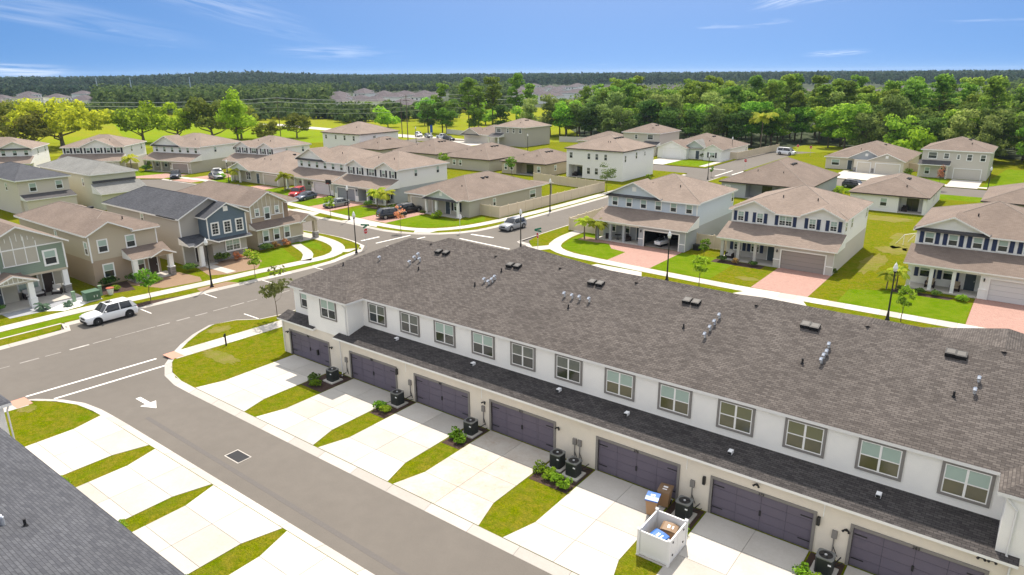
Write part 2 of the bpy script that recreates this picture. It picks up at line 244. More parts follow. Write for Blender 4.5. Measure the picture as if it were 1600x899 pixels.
# ------------------------------------------------------------------ objects
def tag(o, label=None, cat=None, group=None, kind=None):
    if label: o['label'] = label
    if cat: o['category'] = cat
    if group: o['group'] = group
    if kind: o['kind'] = kind
    return o
def thing(name, label, cat, loc=(0, 0, 0), rz=0, group=None):
    o = bpy.data.objects.new(name, None); C.objects.link(o); o.location = loc; o.rotation_euler = (0, 0, rz); o.empty_display_size = .3
    return tag(o, label, cat, group)
def inst(name, me, parent=None, loc=(0, 0, 0), rz=0, scale=None):
    o = bpy.data.objects.new(name, me); C.objects.link(o); o.location = loc; o.rotation_euler = (0, 0, rz)
    if scale: o.scale = scale
    if parent: o.parent = parent
    return o
def copy_tree(o, parent=None):
    c = o.copy(); C.objects.link(c)
    if parent: c.parent = parent
    for ch in o.children: copy_tree(ch, c)
    return c
class MB:
    def __init__(s): s.v = []; s.f = []; s.m = []; s.mats = []; s.smooth = []
    def mi(s, m):
        if m not in s.mats: s.mats.append(m)
        return s.mats.index(m)
    def face(s, pts, m, sm=False):
        n = len(s.v); s.v += [tuple(p) for p in pts]; s.f.append(tuple(range(n, n+len(pts)))); s.m.append(s.mi(m)); s.smooth.append(sm); return s
    def mesh(s, vs, fs, m, sm=False):
        n = len(s.v); s.v += [tuple(p) for p in vs]; k = s.mi(m)
        for f in fs: s.f.append(tuple(i+n for i in f)); s.m.append(k); s.smooth.append(sm)
        return s
    def box(s, x0, x1, y0, y1, z0, z1, m):
        v = [(x0, y0, z0), (x1, y0, z0), (x1, y1, z0), (x0, y1, z0), (x0, y0, z1), (x1, y0, z1), (x1, y1, z1), (x0, y1, z1)]
        return s.mesh(v, [(0, 3, 2, 1), (4, 5, 6, 7), (0, 1, 5, 4), (1, 2, 6, 5), (2, 3, 7, 6), (3, 0, 4, 7)], m)
    def prism(s, poly, z0, z1, m, bottom=True):
        a = sum(poly[i][0]*poly[(i+1) % len(poly)][1]-poly[(i+1) % len(poly)][0]*poly[i][1] for i in range(len(poly)))
        if a < 0: poly = poly[::-1]
        n = len(poly); v = [(x, y, z0) for x, y in poly]+[(x, y, z1) for x, y in poly]
        f = [tuple(range(n, 2*n))]+[(i, (i+1) % n, n+(i+1) % n, n+i) for i in range(n)]
        if bottom: f.append(tuple(range(n-1, -1, -1)))
        return s.mesh(v, f, m)
    def extr_y(s, prof, y0, y1, m):      # profile in x,z
        n = len(prof); v = [(x, y0, z) for x, z in prof]+[(x, y1, z) for x, z in prof]
        return s.mesh(v, [tuple(range(n)), tuple(range(2*n-1, n-1, -1))]+[(i, n+i, n+(i+1) % n, (i+1) % n) for i in range(n)], m)
    def extr_x(s, prof, x0, x1, m):      # profile in y,z
        n = len(prof); v = [(x0, y, z) for y, z in prof]+[(x1, y, z) for y, z in prof]
        return s.mesh(v, [tuple(range(n-1, -1, -1)), tuple(range(n, 2*n))]+[(i, (i+1) % n, n+(i+1) % n, n+i) for i in range(n)], m)
    def cyl(s, x, y, z0, z1, r0, r1, m, n=12, sm=True, cap=True):
        v = [(x+r0*math.cos(a), y+r0*math.sin(a), z0) for a in [2*math.pi*i/n for i in range(n)]]+[(x+r1*math.cos(a), y+r1*math.sin(a), z1) for a in [2*math.pi*i/n for i in range(n)]]
        s.mesh(v, [(i, (i+1) % n, n+(i+1) % n, n+i) for i in range(n)], m, sm)
        if cap: s.mesh(v, [tuple(range(n-1, -1, -1)), tuple(range(n, 2*n))], m)
        return s
    def tube(s, p, q, r0, r1, m, n=6):
        p = Vector(p); q = Vector(q); d = (q-p).normalized(); a = d.orthogonal().normalized(); b = d.cross(a)
        v = [p+(a*math.cos(t)+b*math.sin(t))*r0 for t in [2*math.pi*i/n for i in range(n)]]+[q+(a*math.cos(t)+b*math.sin(t))*r1 for t in [2*math.pi*i/n for i in range(n)]]
        s.mesh(v, [(i, (i+1) % n, n+(i+1) % n, n+i) for i in range(n)], m, True)
        return s.mesh(v, [tuple(range(n-1, -1, -1)), tuple(range(n, 2*n))], m)
    def tf(s, k0, rz=0, off=(0, 0, 0)):   # transform vertices from index k0
        c, q = math.cos(rz), math.sin(rz)
        for i in range(k0, len(s.v)):
            x, y, z = s.v[i]; s.v[i] = (x*c-y*q+off[0], x*q+y*c+off[1], z+off[2])
    def data(s, name):
        me = bpy.data.meshes.new(name); me.from_pydata(s.v, [], s.f)
        for m in s.mats: me.materials.append(m)
        me.polygons.foreach_set('material_index', s.m); me.polygons.foreach_set('use_smooth', s.smooth)
        uv = me.uv_layers.new(name='UVMap').data; co = []
        for p in me.polygons:
            n = p.normal
            if abs(n.z) > .985: t = Vector((1, 0, 0)); b = Vector((0, 1, 0))
            else:
                t = Vector((-n.y, n.x, 0)).normalized(); b = n.cross(t)
            for vi in p.vertices:
                q = me.vertices[vi].co; co += [q.dot(t), q.dot(b)]
        uv.foreach_set('uv', co); me.update(); return me
    def build(s, name, parent=None, loc=(0, 0, 0), rz=0): return inst(name, s.data(name), parent, loc, rz)
def catmull(pts, n=6):
    P = [np.array(p, float) for p in pts]; P = [2*P[0]-P[1]]+P+[2*P[-1]-P[-2]]; o = []
    for i in range(1, len(P)-2):
        for k in range(n):
            t = k/n; o.append(.5*((2*P[i])+(-P[i-1]+P[i+1])*t+(2*P[i-1]-5*P[i]+4*P[i+1]-P[i+2])*t*t+(-P[i-1]+3*P[i]-3*P[i+1]+P[i+2])*t**3))
    o.append(P[-2]); return o
def resample(pts, step):
    P = [np.array(p, float) for p in pts]; L = [0]
    for a, b in zip(P, P[1:]): L.append(L[-1]+np.linalg.norm(b-a))
    n = max(1, round(L[-1]/step)); o = []
    for i in range(n+1):
        s = L[-1]*i/n; j = min(max(np.searchsorted(L, s, 'right')-1, 0), len(P)-2); t = (s-L[j])/max(L[j+1]-L[j], 1e-9); o.append(P[j]*(1-t)+P[j+1]*t)
    return o
def path_slabs(name, piece, pts, d0, d1, step, zl, zr, m, thick=.12, gap=.012, smooth=True, bedz=None):
    """a run of slabs along a line; d0/d1 = offsets to the left of the line, zl/zr top heights there"""
    line = resample(catmull(pts) if smooth and len(pts) > 2 else pts, step); T = []
    for i in range(len(line)):
        a = line[max(i-1, 0)]; b = line[min(i+1, len(line)-1)]; t = (b-a)/np.linalg.norm(b-a); T.append(np.array([-t[1], t[0]]))
    mb = MB()
    for i in range(len(line)-1):
        q = [line[i]+T[i]*d0, line[i+1]+T[i+1]*d0, line[i+1]+T[i+1]*d1, line[i]+T[i]*d1]; z = [zl, zl, zr, zr]
        mb.mesh([(p[0], p[1], zz-.012) for p, zz in zip(q, z)]+[(p[0], p[1], zz-thick) for p, zz in zip(q, z)], [(3, 2, 1, 0), (0, 1, 5, 4), (1, 2, 6, 5), (2, 3, 7, 6), (3, 0, 4, 7)], joint)
    root = mb.build(name); tag(root, kind='structure')
    for i in range(len(line)-1):
        a, b = line[i], line[i+1]; d = (b-a)/np.linalg.norm(b-a)*gap
        o = (a+b)/2
        q = [a+T[i]*d0+d, b+T[i+1]*d0-d, b+T[i+1]*d1-d, a+T[i]*d1+d]; z = [zl, zl, zr, zr]
        s = MB(); v = [(p[0]-o[0], p[1]-o[1], zz) for p, zz in zip(q, z)]+[(p[0]-o[0], p[1]-o[1], zz-thick*.9) for p, zz in zip(q, z)]
        up = (3, 2, 1, 0) if d1 < d0 else (0, 1, 2, 3)
        n = np.cross(np.array(v[1])-np.array(v[0]), np.array(v[3])-np.array(v[0]))
        top = (0, 1, 2, 3) if n[2] > 0 else (3, 2, 1, 0)
        s.mesh(v, [top, (0, 1, 5, 4), (1, 2, 6, 5), (2, 3, 7, 6), (3, 0, 4, 7)], m); s.build(piece, root, (o[0], o[1], 0))
    return root
def sheet(name, poly, z, m, kind='structure'):
    mb = MB(); mb.prism(list(poly), z-.02, z, m, False); o = mb.build(name); return tag(o, kind=kind)
# ================================================================== THE SETTING
RD = -.14
sheet('ground', [(-4500, -900), (3500, -900), (3500, 7000), (-4500, 7000)], -.17, field_m)
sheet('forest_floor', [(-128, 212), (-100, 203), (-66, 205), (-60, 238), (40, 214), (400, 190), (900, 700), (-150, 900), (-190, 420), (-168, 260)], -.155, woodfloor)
sheet('road', [(-182, -60), (90, -60), (90, 214), (-56, 214), (-120, 196), (-182, 186)], RD, asphalt)
sheet('lane', [(-300, 196), (-215, 186), (-160, 182), (-160, 190), (-216, 194), (-300, 203)], -.15, concrete)
def block(name, poly, m): 
    mb = MB(); mb.prism(poly, -.3, 0, m, False); tag(mb.build(name), kind='structure')
block('ground_block', [(80, 23.05), (-47.3, 23.05), (-50.6, 23.2), (-52.8, 24), (-54.3, 25), (-56, 26.6), (-58, 29), (-59.3, 31.6), (-58.6, 33.4), (-57, 34.8), (-56.4, 37), (-56.3, 55), (-55.2, 59), (-52, 61.6), (-48, 62), (80, 62)], turf)
block('ground_block', [(80, 16.95), (-48, 16.95), (-51.8, 16.6), (-54.3, 15.5), (-56.2, 13.6), (-57.2, 10), (-57.2, -40), (80, -40)], turf)
block('ground_block', [(-69.2, -40), (-69.2, 20.6), (-69.6, 22.3), (-71.2, 23), (-71.1, 25), (-70.4, 30), (-70.1, 34), (-69.8, 38), (-69.3, 43), (-68.8, 50), (-69, 53.5), (-70.2, 57), (-70.7, 59.4), (-73.2, 61), (-79.5, 62.1), (-87, 61.8), (-100, 61.6), (-122, 63.5), (-140, 66.5), (-152, 66), (-160, 60), (-163, 45), (-165, -40)], turf)
block('ground_block', [(-64.7, 152), (-64.5, 113), (-64.6, 101), (-64.8, 88), (-65.2, 79), (-66.6, 75), (-68.8, 72.4), (-72, 70.4), (-77, 69.4), (-85.5, 70.0), (-95, 69.8), (-102, 71.2), (-122, 73.6), (-140, 77.5), (-158, 77), (-168, 69), (-172, 50), (-173, -40), (-225, -40), (-232, 120), (-185, 165), (-130, 154)], turf)
block('ground_block', [(-64.7, 163), (-64.7, 215), (-120, 205), (-158, 183), (-175, 175), (-130, 165)], turf)
block('ground_block', [(-56, 152), (-56, 80), (-55, 76.2), (-52.5, 73.4), (-49.2, 71.2), (-45.2, 69.5), (-41, 68.8), (80, 68.8), (80, 152)], turf)
block('ground_block', [(-55.5, 163), (-55.5, 206), (-50, 216), (80, 216), (80, 163)], turf)
# kerbs of sloped concrete, laid in lengths (line runs with the lawn on its right)
def kerb(pts, step=3.0): path_slabs('kerb', 'kerb_stone', pts, -.02, .55, step, .012, RD+.006, kerb_m, .2)
kerb([(-47.3, 23.05), (-50.6, 23.2), (-52.8, 24), (-54.3, 25), (-56, 26.6), (-58, 29), (-59.3, 31.6), (-58.6, 33.4), (-57, 34.8), (-56.4, 37)], 2.2)
kerb([(40, 23.05), (-47.3, 23.05)])
kerb([(-56.4, 37), (-56.3, 55), (-55.2, 59), (-52, 61.6), (-48, 62), (-20, 62), (20, 62)])
kerb([(40, 16.95), (-46, 16.95)][::-1]); kerb([(-46, 16.95), (-48.2, 16.92), (-50, 16.85), (-51.8, 16.6), (-54.3, 15.5), (-56.2, 13.6), (-57.2, 10), (-57.2, 2)][::-1], 2.0)
kerb([(-69.2, 2), (-69.2, 20.6), (-69.6, 22.3), (-71.2, 23)][::-1], 2.2)
kerb([(-71.1, 23.2), (-71.1, 25), (-70.4, 30), (-70.1, 34), (-69.8, 38), (-69.3, 43), (-68.8, 50), (-69, 53.5), (-70.2, 57), (-70.7, 59.4), (-73.2, 61), (-79.5, 62.1), (-87, 61.8), (-100, 61.6), (-122, 63.5), (-140, 66.5), (-152, 66)][::-1])
kerb([(-64.5, 150), (-64.5, 113), (-64.6, 101), (-64.8, 88), (-65.2, 79), (-66.6, 75), (-68.8, 72.4), (-72, 70.4), (-77, 69.4), (-85.5, 70.0), (-95, 69.8), (-102, 71.2), (-122, 73.6), (-140, 77.5), (-158, 77)])
kerb([(-56, 150), (-56, 80), (-55, 76.2), (-52.5, 73.4), (-49.2, 71.2), (-45.2, 69.5), (-41, 68.8), (-20, 68.8), (25, 68.8)][::-1])
# the strip between the parking bay kerb and the pavement on the far side of the street
sheet('kerb_band', [(-71.4, -20), (-71.1, -20), (-71.1, 23), (-71.4, 23)], .012, kerb_m)
# pavements, slab by slab
def walk(pts, w=1.7, step=1.6, m=concrete): return path_slabs('pavement', 'paving_slab', pts, -w/2, w/2, step, .02, .02, m, .1)
walk([(-74.1, 0), (-74.1, 19), (-73.9, 26), (-73.2, 32), (-72.4, 38.6), (-72, 44.5), (-71.2, 50), (-71, 54.5), (-72.9, 57.4), (-76.5, 59.3), (-82, 60.2), (-90, 60.1), (-100, 60.0), (-125, 62), (-140, 64.8)])
walk([(-71.4, 51), (-74.5, 53.6), (-79.9, 55.7)], 1.3)
walk([(-56.8, -10), (-55.8, 8), (-55.5, 15.2)][:2]+[(-55.2, 14.6)])
walk([(-54.9, 25.2), (-54.3, 35.2), (-54, 46), (-54, 58)], 1.7)
walk([(-130, 77.4), (-118, 75.2), (-108, 74.4), (-97, 73), (-87, 72), (-77, 71.5), (-71.6, 73), (-68.4, 77.3), (-67, 84), (-66.1, 96), (-65.9, 116), (-65.9, 148)])
walk([(-52.6, 96), (-52.4, 84), (-51.7, 79), (-50.3, 75.5), (-48, 73.7), (-45, 72.9), (-36, 72.1), (-24, 71.5), (-15, 71.7), (-3, 71.7), (8, 71.7), (22, 71.7)])
walk([(-66.5, 165), (-66.5, 200)]); walk([(-160, 80), (-145, 81), (-130, 77.4)])
walk([(-53.6, 165), (-35, 165), (10, 165)])
sheet('ramp', [(-70.6, 57.2), (-71.9, 56), (-72.6, 57.2), (-71.2, 59.2)], .016, concrete)
sheet('ramp', [(-71.9, 70.5), (-69.9, 71.8), (-69.8, 74.0), (-73.2, 72.4)], .016, concrete)
sheet('ramp', [(-52.6, 73.5), (-50.9, 72.3), (-49.4, 74.8), (-50.9, 76.1)], .016, concrete)
for x, y in ((-55, 25.35), (-55.3, 14.3)): sheet('tactile_paving', [(x-.8, y-.5), (x+.8, y-.5), (x+.8, y+.5), (x-.8, y+.5)], .030, tactile)
# driveways of the townhouses: slabs with tooled joints, flared at the alley
def drive(x0, x1, yn, yf, name='driveway', m=concrete, mid=True, rows=3, flare=.6):
    """yn = alley edge, yf = garage"""
    s = 1 if yf > yn else -1; xm = (x0+x1)/2
    mb = MB(); mb.prism([(x0-flare, yn), (x1+flare, yn), (x1, yn+s*2), (x1, yf), (x0, yf), (x0, yn+s*2)], -.05, .006, joint, False); root = mb.build(name); tag(root, kind='structure')
    ys = [yn, yn+s*2]+[yn+s*2+(yf-yn-s*2)*k/rows for k in range(1, rows+1)]
    for k in range(len(ys)-1):
        a, b = ys[k]+s*.012, ys[k+1]-s*.012; f = flare if k == 0 else 0
        for q in ([0, 1] if mid else [2]):
            L = (x0-f, x0) if q != 1 else (xm+.012, xm+.012); Q = (x1+f, x1) if q != 0 else (xm-.012, xm-.012)
            p = MB(); p.prism([(L[0], a), (Q[0], a), (Q[1], b), (L[1], b)], 0, .024, m, False); p.build('slab', root)
    return root
ND = [(-46.9, -41.7), (-39.15, -34.1), (-32.4, -27.3), (-25.65, -20.5), (-17.7, -12.8), (-10.9, -5.7), (-3.95, 1.3)]
for i, (a, b) in enumerate(ND): drive(a, b, 23.1, 31.25 if i else 31.45, m=concrete_st if i == 3 else concrete)
SD = [(-48.0, -42.5), (-40.5, -35.2), (-33.8, -28.5), (-26.9, -21.6), (-20.2, -14.9), (-13.2, -8)]
for a, b in SD: drive(a, b, 16.9, 8.4)
# gutter grate, arrow and lines on the roadway
mb = MB(); mb.box(-37.1, -35.6, 19.15, 20.1, -.2, RD+.012, kerb_m); gt = mb.build('storm_drain'); tag(gt, 'black grated storm drain set in the middle of the alley', 'drain')
for i in range(13):
    b = MB(); b.box(-37.0+i*.107, -36.94+i*.107, 19.22, 20.03, RD-.02, RD+.022, black); b.build('bar', gt)
mb = MB(); mb.box(-37.02, -35.68, 19.22, 20.03, RD+.01, RD+.014, blackp); mb.build('pit', gt)
z = RD+.005
sheet('road_arrow', [(-49.6, 19.68), (-48.1, 19.68), (-48.1, 19.28), (-46.9, 19.85), (-48.1, 20.42), (-48.1, 20.02), (-49.6, 20.02)], z, road_paint)
def line(p, q, w=.2, m=None):
    p = Vector(p); q = Vector(q); d = (q-p).normalized(); n = Vector((-d.y, d.x))*w/2; sheet('road_marking', [tuple(p+n), tuple(q+n), tuple(q-n), tuple(p-n)], z, m or road_paint)
line((-56.5, 15.0), (-55.8, 24.3), .22); line((-54.4, 16.1), (-53.8, 24), .22)
for k in range(26): line((-64.4+.075*k, 6+1.85*k), (-64.4+.075*(k+.8), 6+1.85*k+R.uniform(1.1, 1.8)), R.uniform(.1, .26), road_worn if k % 4 else road_paint2)
for a, b in (((-70.2, 29.7), (-67.6, 29.7)), ((-69.5, 36.3), (-67, 36.3)), ((-60, 35.1), (-57.6, 35.1)), ((-69.2, 43), (-66.8, 43)), ((-68.9, 50), (-66.4, 50))): line(a, b, .12)
line((-64.2, 72.0), (-54.6, 71.2), .28); line((-64.6, 70.0), (-55, 68.8), .28); line((-64.6, 75.0), (-60.6, 75.2), .4)
line((-71.8, 63), (-71.4, 69.3), .28); line((-69.2, 62.6), (-68.9, 69.8), .28); line((-74.6, 62.8), (-74.4, 66), .4)
line((-58, 152), (-58, 163), .3); line((-60, 163.5), (-64, 163.5), .4); line((-55.6, 156), (-55.4, 164), .3)
sheet('asphalt_patch', [(-46, 18.6), (-20, 18.2), (-20, 18.5), (-46, 18.9)], z-.001, asph_patch)
# driveways of the houses: brick pavers behind the pavement, concrete apron before it
def hdrive(x0, x1, yk, yp0, yp1, yf, m=paver, r=None):
    mb = MB(); mb.prism([(x0-1.1, yk), (x1+1.1, yk), (x1, yp0), (x0, yp0)], -.02, .014, concrete, False); tag(mb.build('driveway_apron'), kind='structure')
    mb = MB(); mb.prism([(x0, yp1), (x1, yp1), (x1, yf), (x0, yf)], -.02, .014, m, False); tag(mb.build('driveway'), kind='structure')
hdrive(-41.0, -35.0, 68.8, 71.0, 73.0, 82.6); hdrive(-22.7, -16.8, 68.8, 70.9, 72.5, 82.3); hdrive(-2.9, 3.3, 68.8, 71, 72.5, 82.3)
hdrive(-102, -95.6, 69.9, 72.0, 73.6, 82.6); hdrive(-114.8, -107.8, 73, 74.3, 76, 84.2); hdrive(-86.6, -80.4, 69.9, 71.3, 72.8, 82.4); hdrive(-131, -125, 75, 76.6, 78.4, 84.4)
sheet('driveway', [(-154, 76.8), (-147, 77.5), (-148, 91), (-154.5, 90)], .014, paver); sheet('driveway', [(-168, 71.5), (-158.5, 77), (-159.5, 84), (-166, 82)], .014, paver)
sheet('driveway', [(-177, 60), (-172.5, 66), (-180, 76), (-186, 70)], .014, concrete)
sheet('driveway', [(-36.5, 163), (-24.5, 163), (-24.5, 177), (-36.5, 177)], .014, concrete); sheet('driveway', [(-14.5, 163), (-9, 163), (-9, 175), (-14.5, 175)], .014, concrete)
sheet('driveway', [(-82.5, 163), (-76, 163), (-76, 176), (-82.5, 176)], .014, concrete); sheet('driveway', [(-170, 178.5), (-148, 172), (-145, 182), (-158, 183)], .016, concrete)
sheet('patio', [(-47.5, 81), (-40.9, 81), (-40.9, 82.6), (-47.5, 83)], .018, paver); sheet('front_path', [(-43.5, 78.9), (-41, 78.2), (-41, 80.9), (-45, 81)], .017, paver)
# lawn patches with a look of their own
L = lambda n, p, z, m: sheet(n, p, z, m)
L('lawn', [(-50.8, 80), (-49.6, 76.2), (-47.5, 74.8), (-45, 74.1), (-41, 73.7), (-41, 78.3), (-45.3, 81.3), (-48.5, 86), (-51.2, 86)], .008, turf_rich)
L('lawn', [(-35, 73.2), (-27.5, 72.8), (-27.5, 82.5), (-35, 82)], .008, turf_rich); L('lawn', [(-14, 72.7), (-3, 72.7), (-3, 80), (-10, 80), (-14, 78)], .009, turf_rich)
L('lawn', [(-94, 73.6), (-87, 73), (-87, 79.5), (-94, 80)], .008, turf_rich); L('lawn', [(-80.4, 72.8), (-77, 72.6), (-72.5, 74.2), (-69.8, 78), (-68.6, 83), (-71, 86), (-72, 80.3), (-80.4, 80.8)], .008, turf_rich)
L('lawn', [(-107.8, 75.6), (-102.3, 75), (-102.3, 81), (-107.8, 81.5)], .008, turf_rich); L('lawn', [(-125, 77.5), (-115, 76.2), (-115, 83), (-125, 84)], .008, turf_rich)
L('lawn', [(-146.8, 81.8), (-140, 82), (-139, 85), (-146.8, 89)], .008, turf_rich); L('lawn', [(-178, 78), (-166.5, 73), (-166, 81.5), (-174, 83)], .008, turf_rich)
L('lawn', [(-73, 45.5), (-72.4, 50.5), (-79.8, 53.5), (-79.8, 49.8), (-76.5, 47.5), (-74.5, 44.8)], .008, turf_rich); L('lawn', [(-74.2, 55.6), (-77, 57.8), (-82, 58.7), (-82, 55.6), (-78, 55.6)], .008, turf_rich)
L('lawn', [(-71.05, 39), (-69.6, 41), (-69.2, 50), (-69.8, 55), (-70, 53.5), (-70.2, 49), (-71, 44)], .008, turf_rich); L('lawn', [(-73, 10), (-71.5, 10), (-71.5, 23), (-71.3, 25.5), (-73, 25.5)], .008, turf_rich)
L('lawn', [(-52, 152), (40, 152), (40, 146), (-52, 146)], .005, turf_rich); L('lawn', [(-65.2, 165), (-76, 165), (-76, 175), (-68, 176)], .008, turf_rich)
L('lawn', [(-24, 166), (-15, 166), (-15, 174), (-24, 176)], .008, turf_rich); L('lawn', [(-8.5, 166), (14, 166), (14, 200), (-6, 200), (-8, 176)], .008, turf_rich)
L('mulch_bed', [(-80.8, 41.5), (-75.2, 40.2), (-73.7, 42), (-73.3, 45.4), (-76, 47.8), (-80.8, 48.5)], .009, bare)
L('mulch_bed', [(-80.8, 32.5), (-79.6, 38.8), (-75.4, 39.2), (-73.7, 38.5), (-74.5, 34.5), (-78.5, 33)], .009, bare)
L('mulch_bed', [(-80.8, 29.5), (-77.3, 29.2), (-76.5, 32.4), (-80.8, 33.4)], .011, mulch)
L('mulch_bed', [(-70.9, 27.6), (-71.4, 31), (-70.2, 34.5), (-70.2, 30)], .011, mulch)
L('mulch_bed', [(-71.3, 36.5), (-71.2, 40), (-69.7, 40.6), (-69.9, 36.2)], .009, bare)
L('gravel_bed', [(-80.6, 20.5), (-76.8, 20.6), (-76.5, 24), (-75.2, 26.2), (-76.2, 28), (-80.6, 27.8)], .009, gravel_m)
L('pale_gravel_ring', [(-76.4, 23.6), (-75.1, 24.8), (-75.3, 26.4), (-76.2, 27.4), (-77.4, 27), (-77.6, 25.5)], .014, white)
L('mulch_bed', [(-30.3, 80.2), (-24.2, 80.2), (-24.2, 81.9), (-30.3, 81.9)], .011, mulch); L('mulch_bed', [(-10.2, 79.6), (-5.0, 79.8), (-4.6, 80.9), (-10.2, 80.9)], .011, mulch)
L('mulch_bed', [(-49.9, 80.8), (-46.6, 80.6), (-46.2, 82.6), (-50, 83)], .012, bare); L('mulch_bed', [(-94.4, 79.8), (-88, 79.6), (-88, 81.9), (-94.4, 82)], .011, mulch)
rp_ = random.Random(4)
for cx, cy, ra, rb in ((-11.8, 107, 3.2, 7.5), (-14.2, 91, 1.4, 6), (-20, 121, 7, 2.6), (-13.4, 99.5, 2.2, 2.6), (-51.5, 27.5, 2.6, .8), (-57.6, 31, .9, 1.2), (-16.2, 25.3, .5, .9), (-54, 14.2, .9, .6), (-24, 75.5, 1.5, .8)):
    sheet('worn_turf', [(cx+ra*math.cos(k*.1745)*(f := rp_.uniform(.72, 1.08)), cy+rb*math.sin(k*.1745)*f) for k in range(36)], .010, turf_dry)
BEDS = [(-41.6, -39.25), (-34, -32.5), (-27.2, -25.75), (-20.4, -17.8), (-12.7, -11.0), (-5.6, -4.05)]
for a, b in BEDS: L('mulch_bed', [(a, 28.2), (b, 28.2), (b, 31.2), (a, 31.2)], .011, mulch)
for a, b in ((-42.4, -40.6), (-35.1, -33.9), (-28.4, -27)): L('mulch_bed', [(a, 11.9), (b, 11.9), (b, 8.5), (a, 8.5)], .011, mulch)
# oil-dark verges of distant ground: pale paddock track and dark scrub edge
sheet('paddock', [(-420, 180), (-250, 112), (-200, 150), (-215, 180), (-300, 192)], -.16, grass('paddock_grass', (.16, .235, .012), [(.03, .5, (.22, .235, .02)), (.3, .4, (.12, .18, .012))], (3, .9, .2)))

# ================================================================== TOWNHOUSES
ridge_m = mat('ridge_cap', (.27, .235, .205), .95, noise=[(3, .4, (.22, .19, .165))])
def roof_mesh(mb, x0, x1, y0, y1, z, p, ms, mf=white, ft=.2, px=None):
    """hip roof; p = rise per metre; px = run of the end hips"""
    w, d = x1-x0, y1-y0
    if w >= d:
        h = d/2; e = px or h; zr = z+h*p; A, B = (x0+e, (y0+y1)/2, zr), (x1-e, (y0+y1)/2, zr)
        a, b, c, dd = (x0, y0, z), (x1, y0, z), (x1, y1, z), (x0, y1, z)
        for f in ([a, b, B, A], [b, c, B], [c, dd, A, B], [dd, a, A]): mb.face(f, ms)
        for p_, q_ in ((a, A), (dd, A), (b, B), (c, B), (A, B)): mb.tube(p_, q_, .04, .04, ridge_m if ms in (sh_tan, sh_tan2) else ms, 5) if p_ != q_ and (Vector(p_)-Vector(q_)).length > .05 else None
    else:
        h = w/2; e = px or h; zr = z+h*p; A, B = ((x0+x1)/2, y0+e, zr), ((x0+x1)/2, y1-e, zr)
        a, b, c, dd = (x0, y0, z), (x1, y0, z), (x1, y1, z), (x0, y1, z)
        for f in ([a, b, A], [b, c, B, A], [c, dd, B], [dd, a, A, B]): mb.face(f, ms)
        for p_, q_ in ((a, A), (b, A), (c, B), (dd, B), (A, B)): mb.tube(p_, q_, .04, .04, ridge_m if ms in (sh_tan, sh_tan2) else ms, 5) if (Vector(p_)-Vector(q_)).length > .05 else None
    q = [(x0, y0), (x1, y0), (x1, y1), (x0, y1)]
    for i in range(4):
        (ax, ay), (bx, by) = q[i], q[(i+1) % 4]
        mb.face([(ax, ay, z-ft), (bx, by, z-ft), (bx, by, z), (ax, ay, z)], mf)
    mb.face([(x0, y0, z-ft), (x0, y1, z-ft), (x1, y1, z-ft), (x1, y0, z-ft)], mf)
    return zr
WC = {}
def window(parent, x, y, z, w, h, rz=0, glass=(None, None), cols=1, trim=white, tw=.09, grid=False, shut=None, sill=False):
    """a sash window standing on a wall that faces local -y; z = sill height"""
    g0, g1 = glass[0] or gl_blind, glass[1] or gl_dark
    key = (round(w, 2), round(h, 2), cols, trim.name, tw, grid)
    if key not in WC:
        f = MB()
        for a, b, c, d in ((-w/2-tw, w/2+tw, h, h+tw), (-w/2-tw, w/2+tw, -tw, 0), (-w/2-tw, -w/2, 0, h), (w/2, w/2+tw, 0, h)): f.box(a, b, -.06, .0, c, d, trim)
        s = .05
        f.box(-w/2, w/2, -.045, -.005, h/2-s/2, h/2+s/2, white)
        for c in range(1, cols): f.box(-w/2+w*c/cols-.05, -w/2+w*c/cols+.05, -.048, -.003, 0, h, white)
        for a, b, c, d in ((-w/2, w/2, h-s, h), (-w/2, w/2, 0, s), (-w/2, -w/2+s, s, h-s), (w/2-s, w/2, s, h-s)): f.box(a, b, -.044, -.006, c, d, white)
        if grid:
            for c in range(cols):
                a = -w/2+w*c/cols; b = a+w/cols
                f.box((a+b)/2-.012, (a+b)/2+.012, -.036, -.008, 0, h, white); f.box(a, b, -.034, -.01, h*.75-.012, h*.75+.012, white); f.box(a, b, -.034, -.01, h*.25-.012, h*.25+.012, white)
        pa = MB(); pa.box(-w/cols/2+.02, w/cols/2-.02, -.03, -.012, 0.02, h/2-.01, g1)
        WC[key] = (f.data('window'), {})
    me, pan = WC[key]
    o = inst('window', me, parent, (x, y, z), rz)
    for k, g in ((1, g0), (0, g1)):
        if g.name not in pan:
            pa = MB(); pa.box(-w/cols/2+.03, w/cols/2-.03, -.028, -.008, .03, h/2-.02, g); pan[g.name] = pa.data('pane')
        for c in range(cols): inst('pane', pan[g.name], o, (-w/2+w*(c+.5)/cols, 0, k*h/2))
    if shut:
        kk = ('sh', round(h, 2), shut.name)
        if kk not in WC:
            s = MB(); s.box(-.2, .2, -.05, -.003, -.03, h+.03, shut)
            for i in range(9): s.box(-.16, .16, -.062, -.052, h*(i+.5)/9.5, h*(i+.5)/9.5+.05, shut)
            WC[kk] = s.data('shutter')
        for sx in (-1, 1): 
            c, q = math.cos(rz), math.sin(rz); dx = sx*(w/2+tw+.23); inst('shutter', WC[kk], parent, (x+dx*c, y+dx*q, z), rz)
    return o
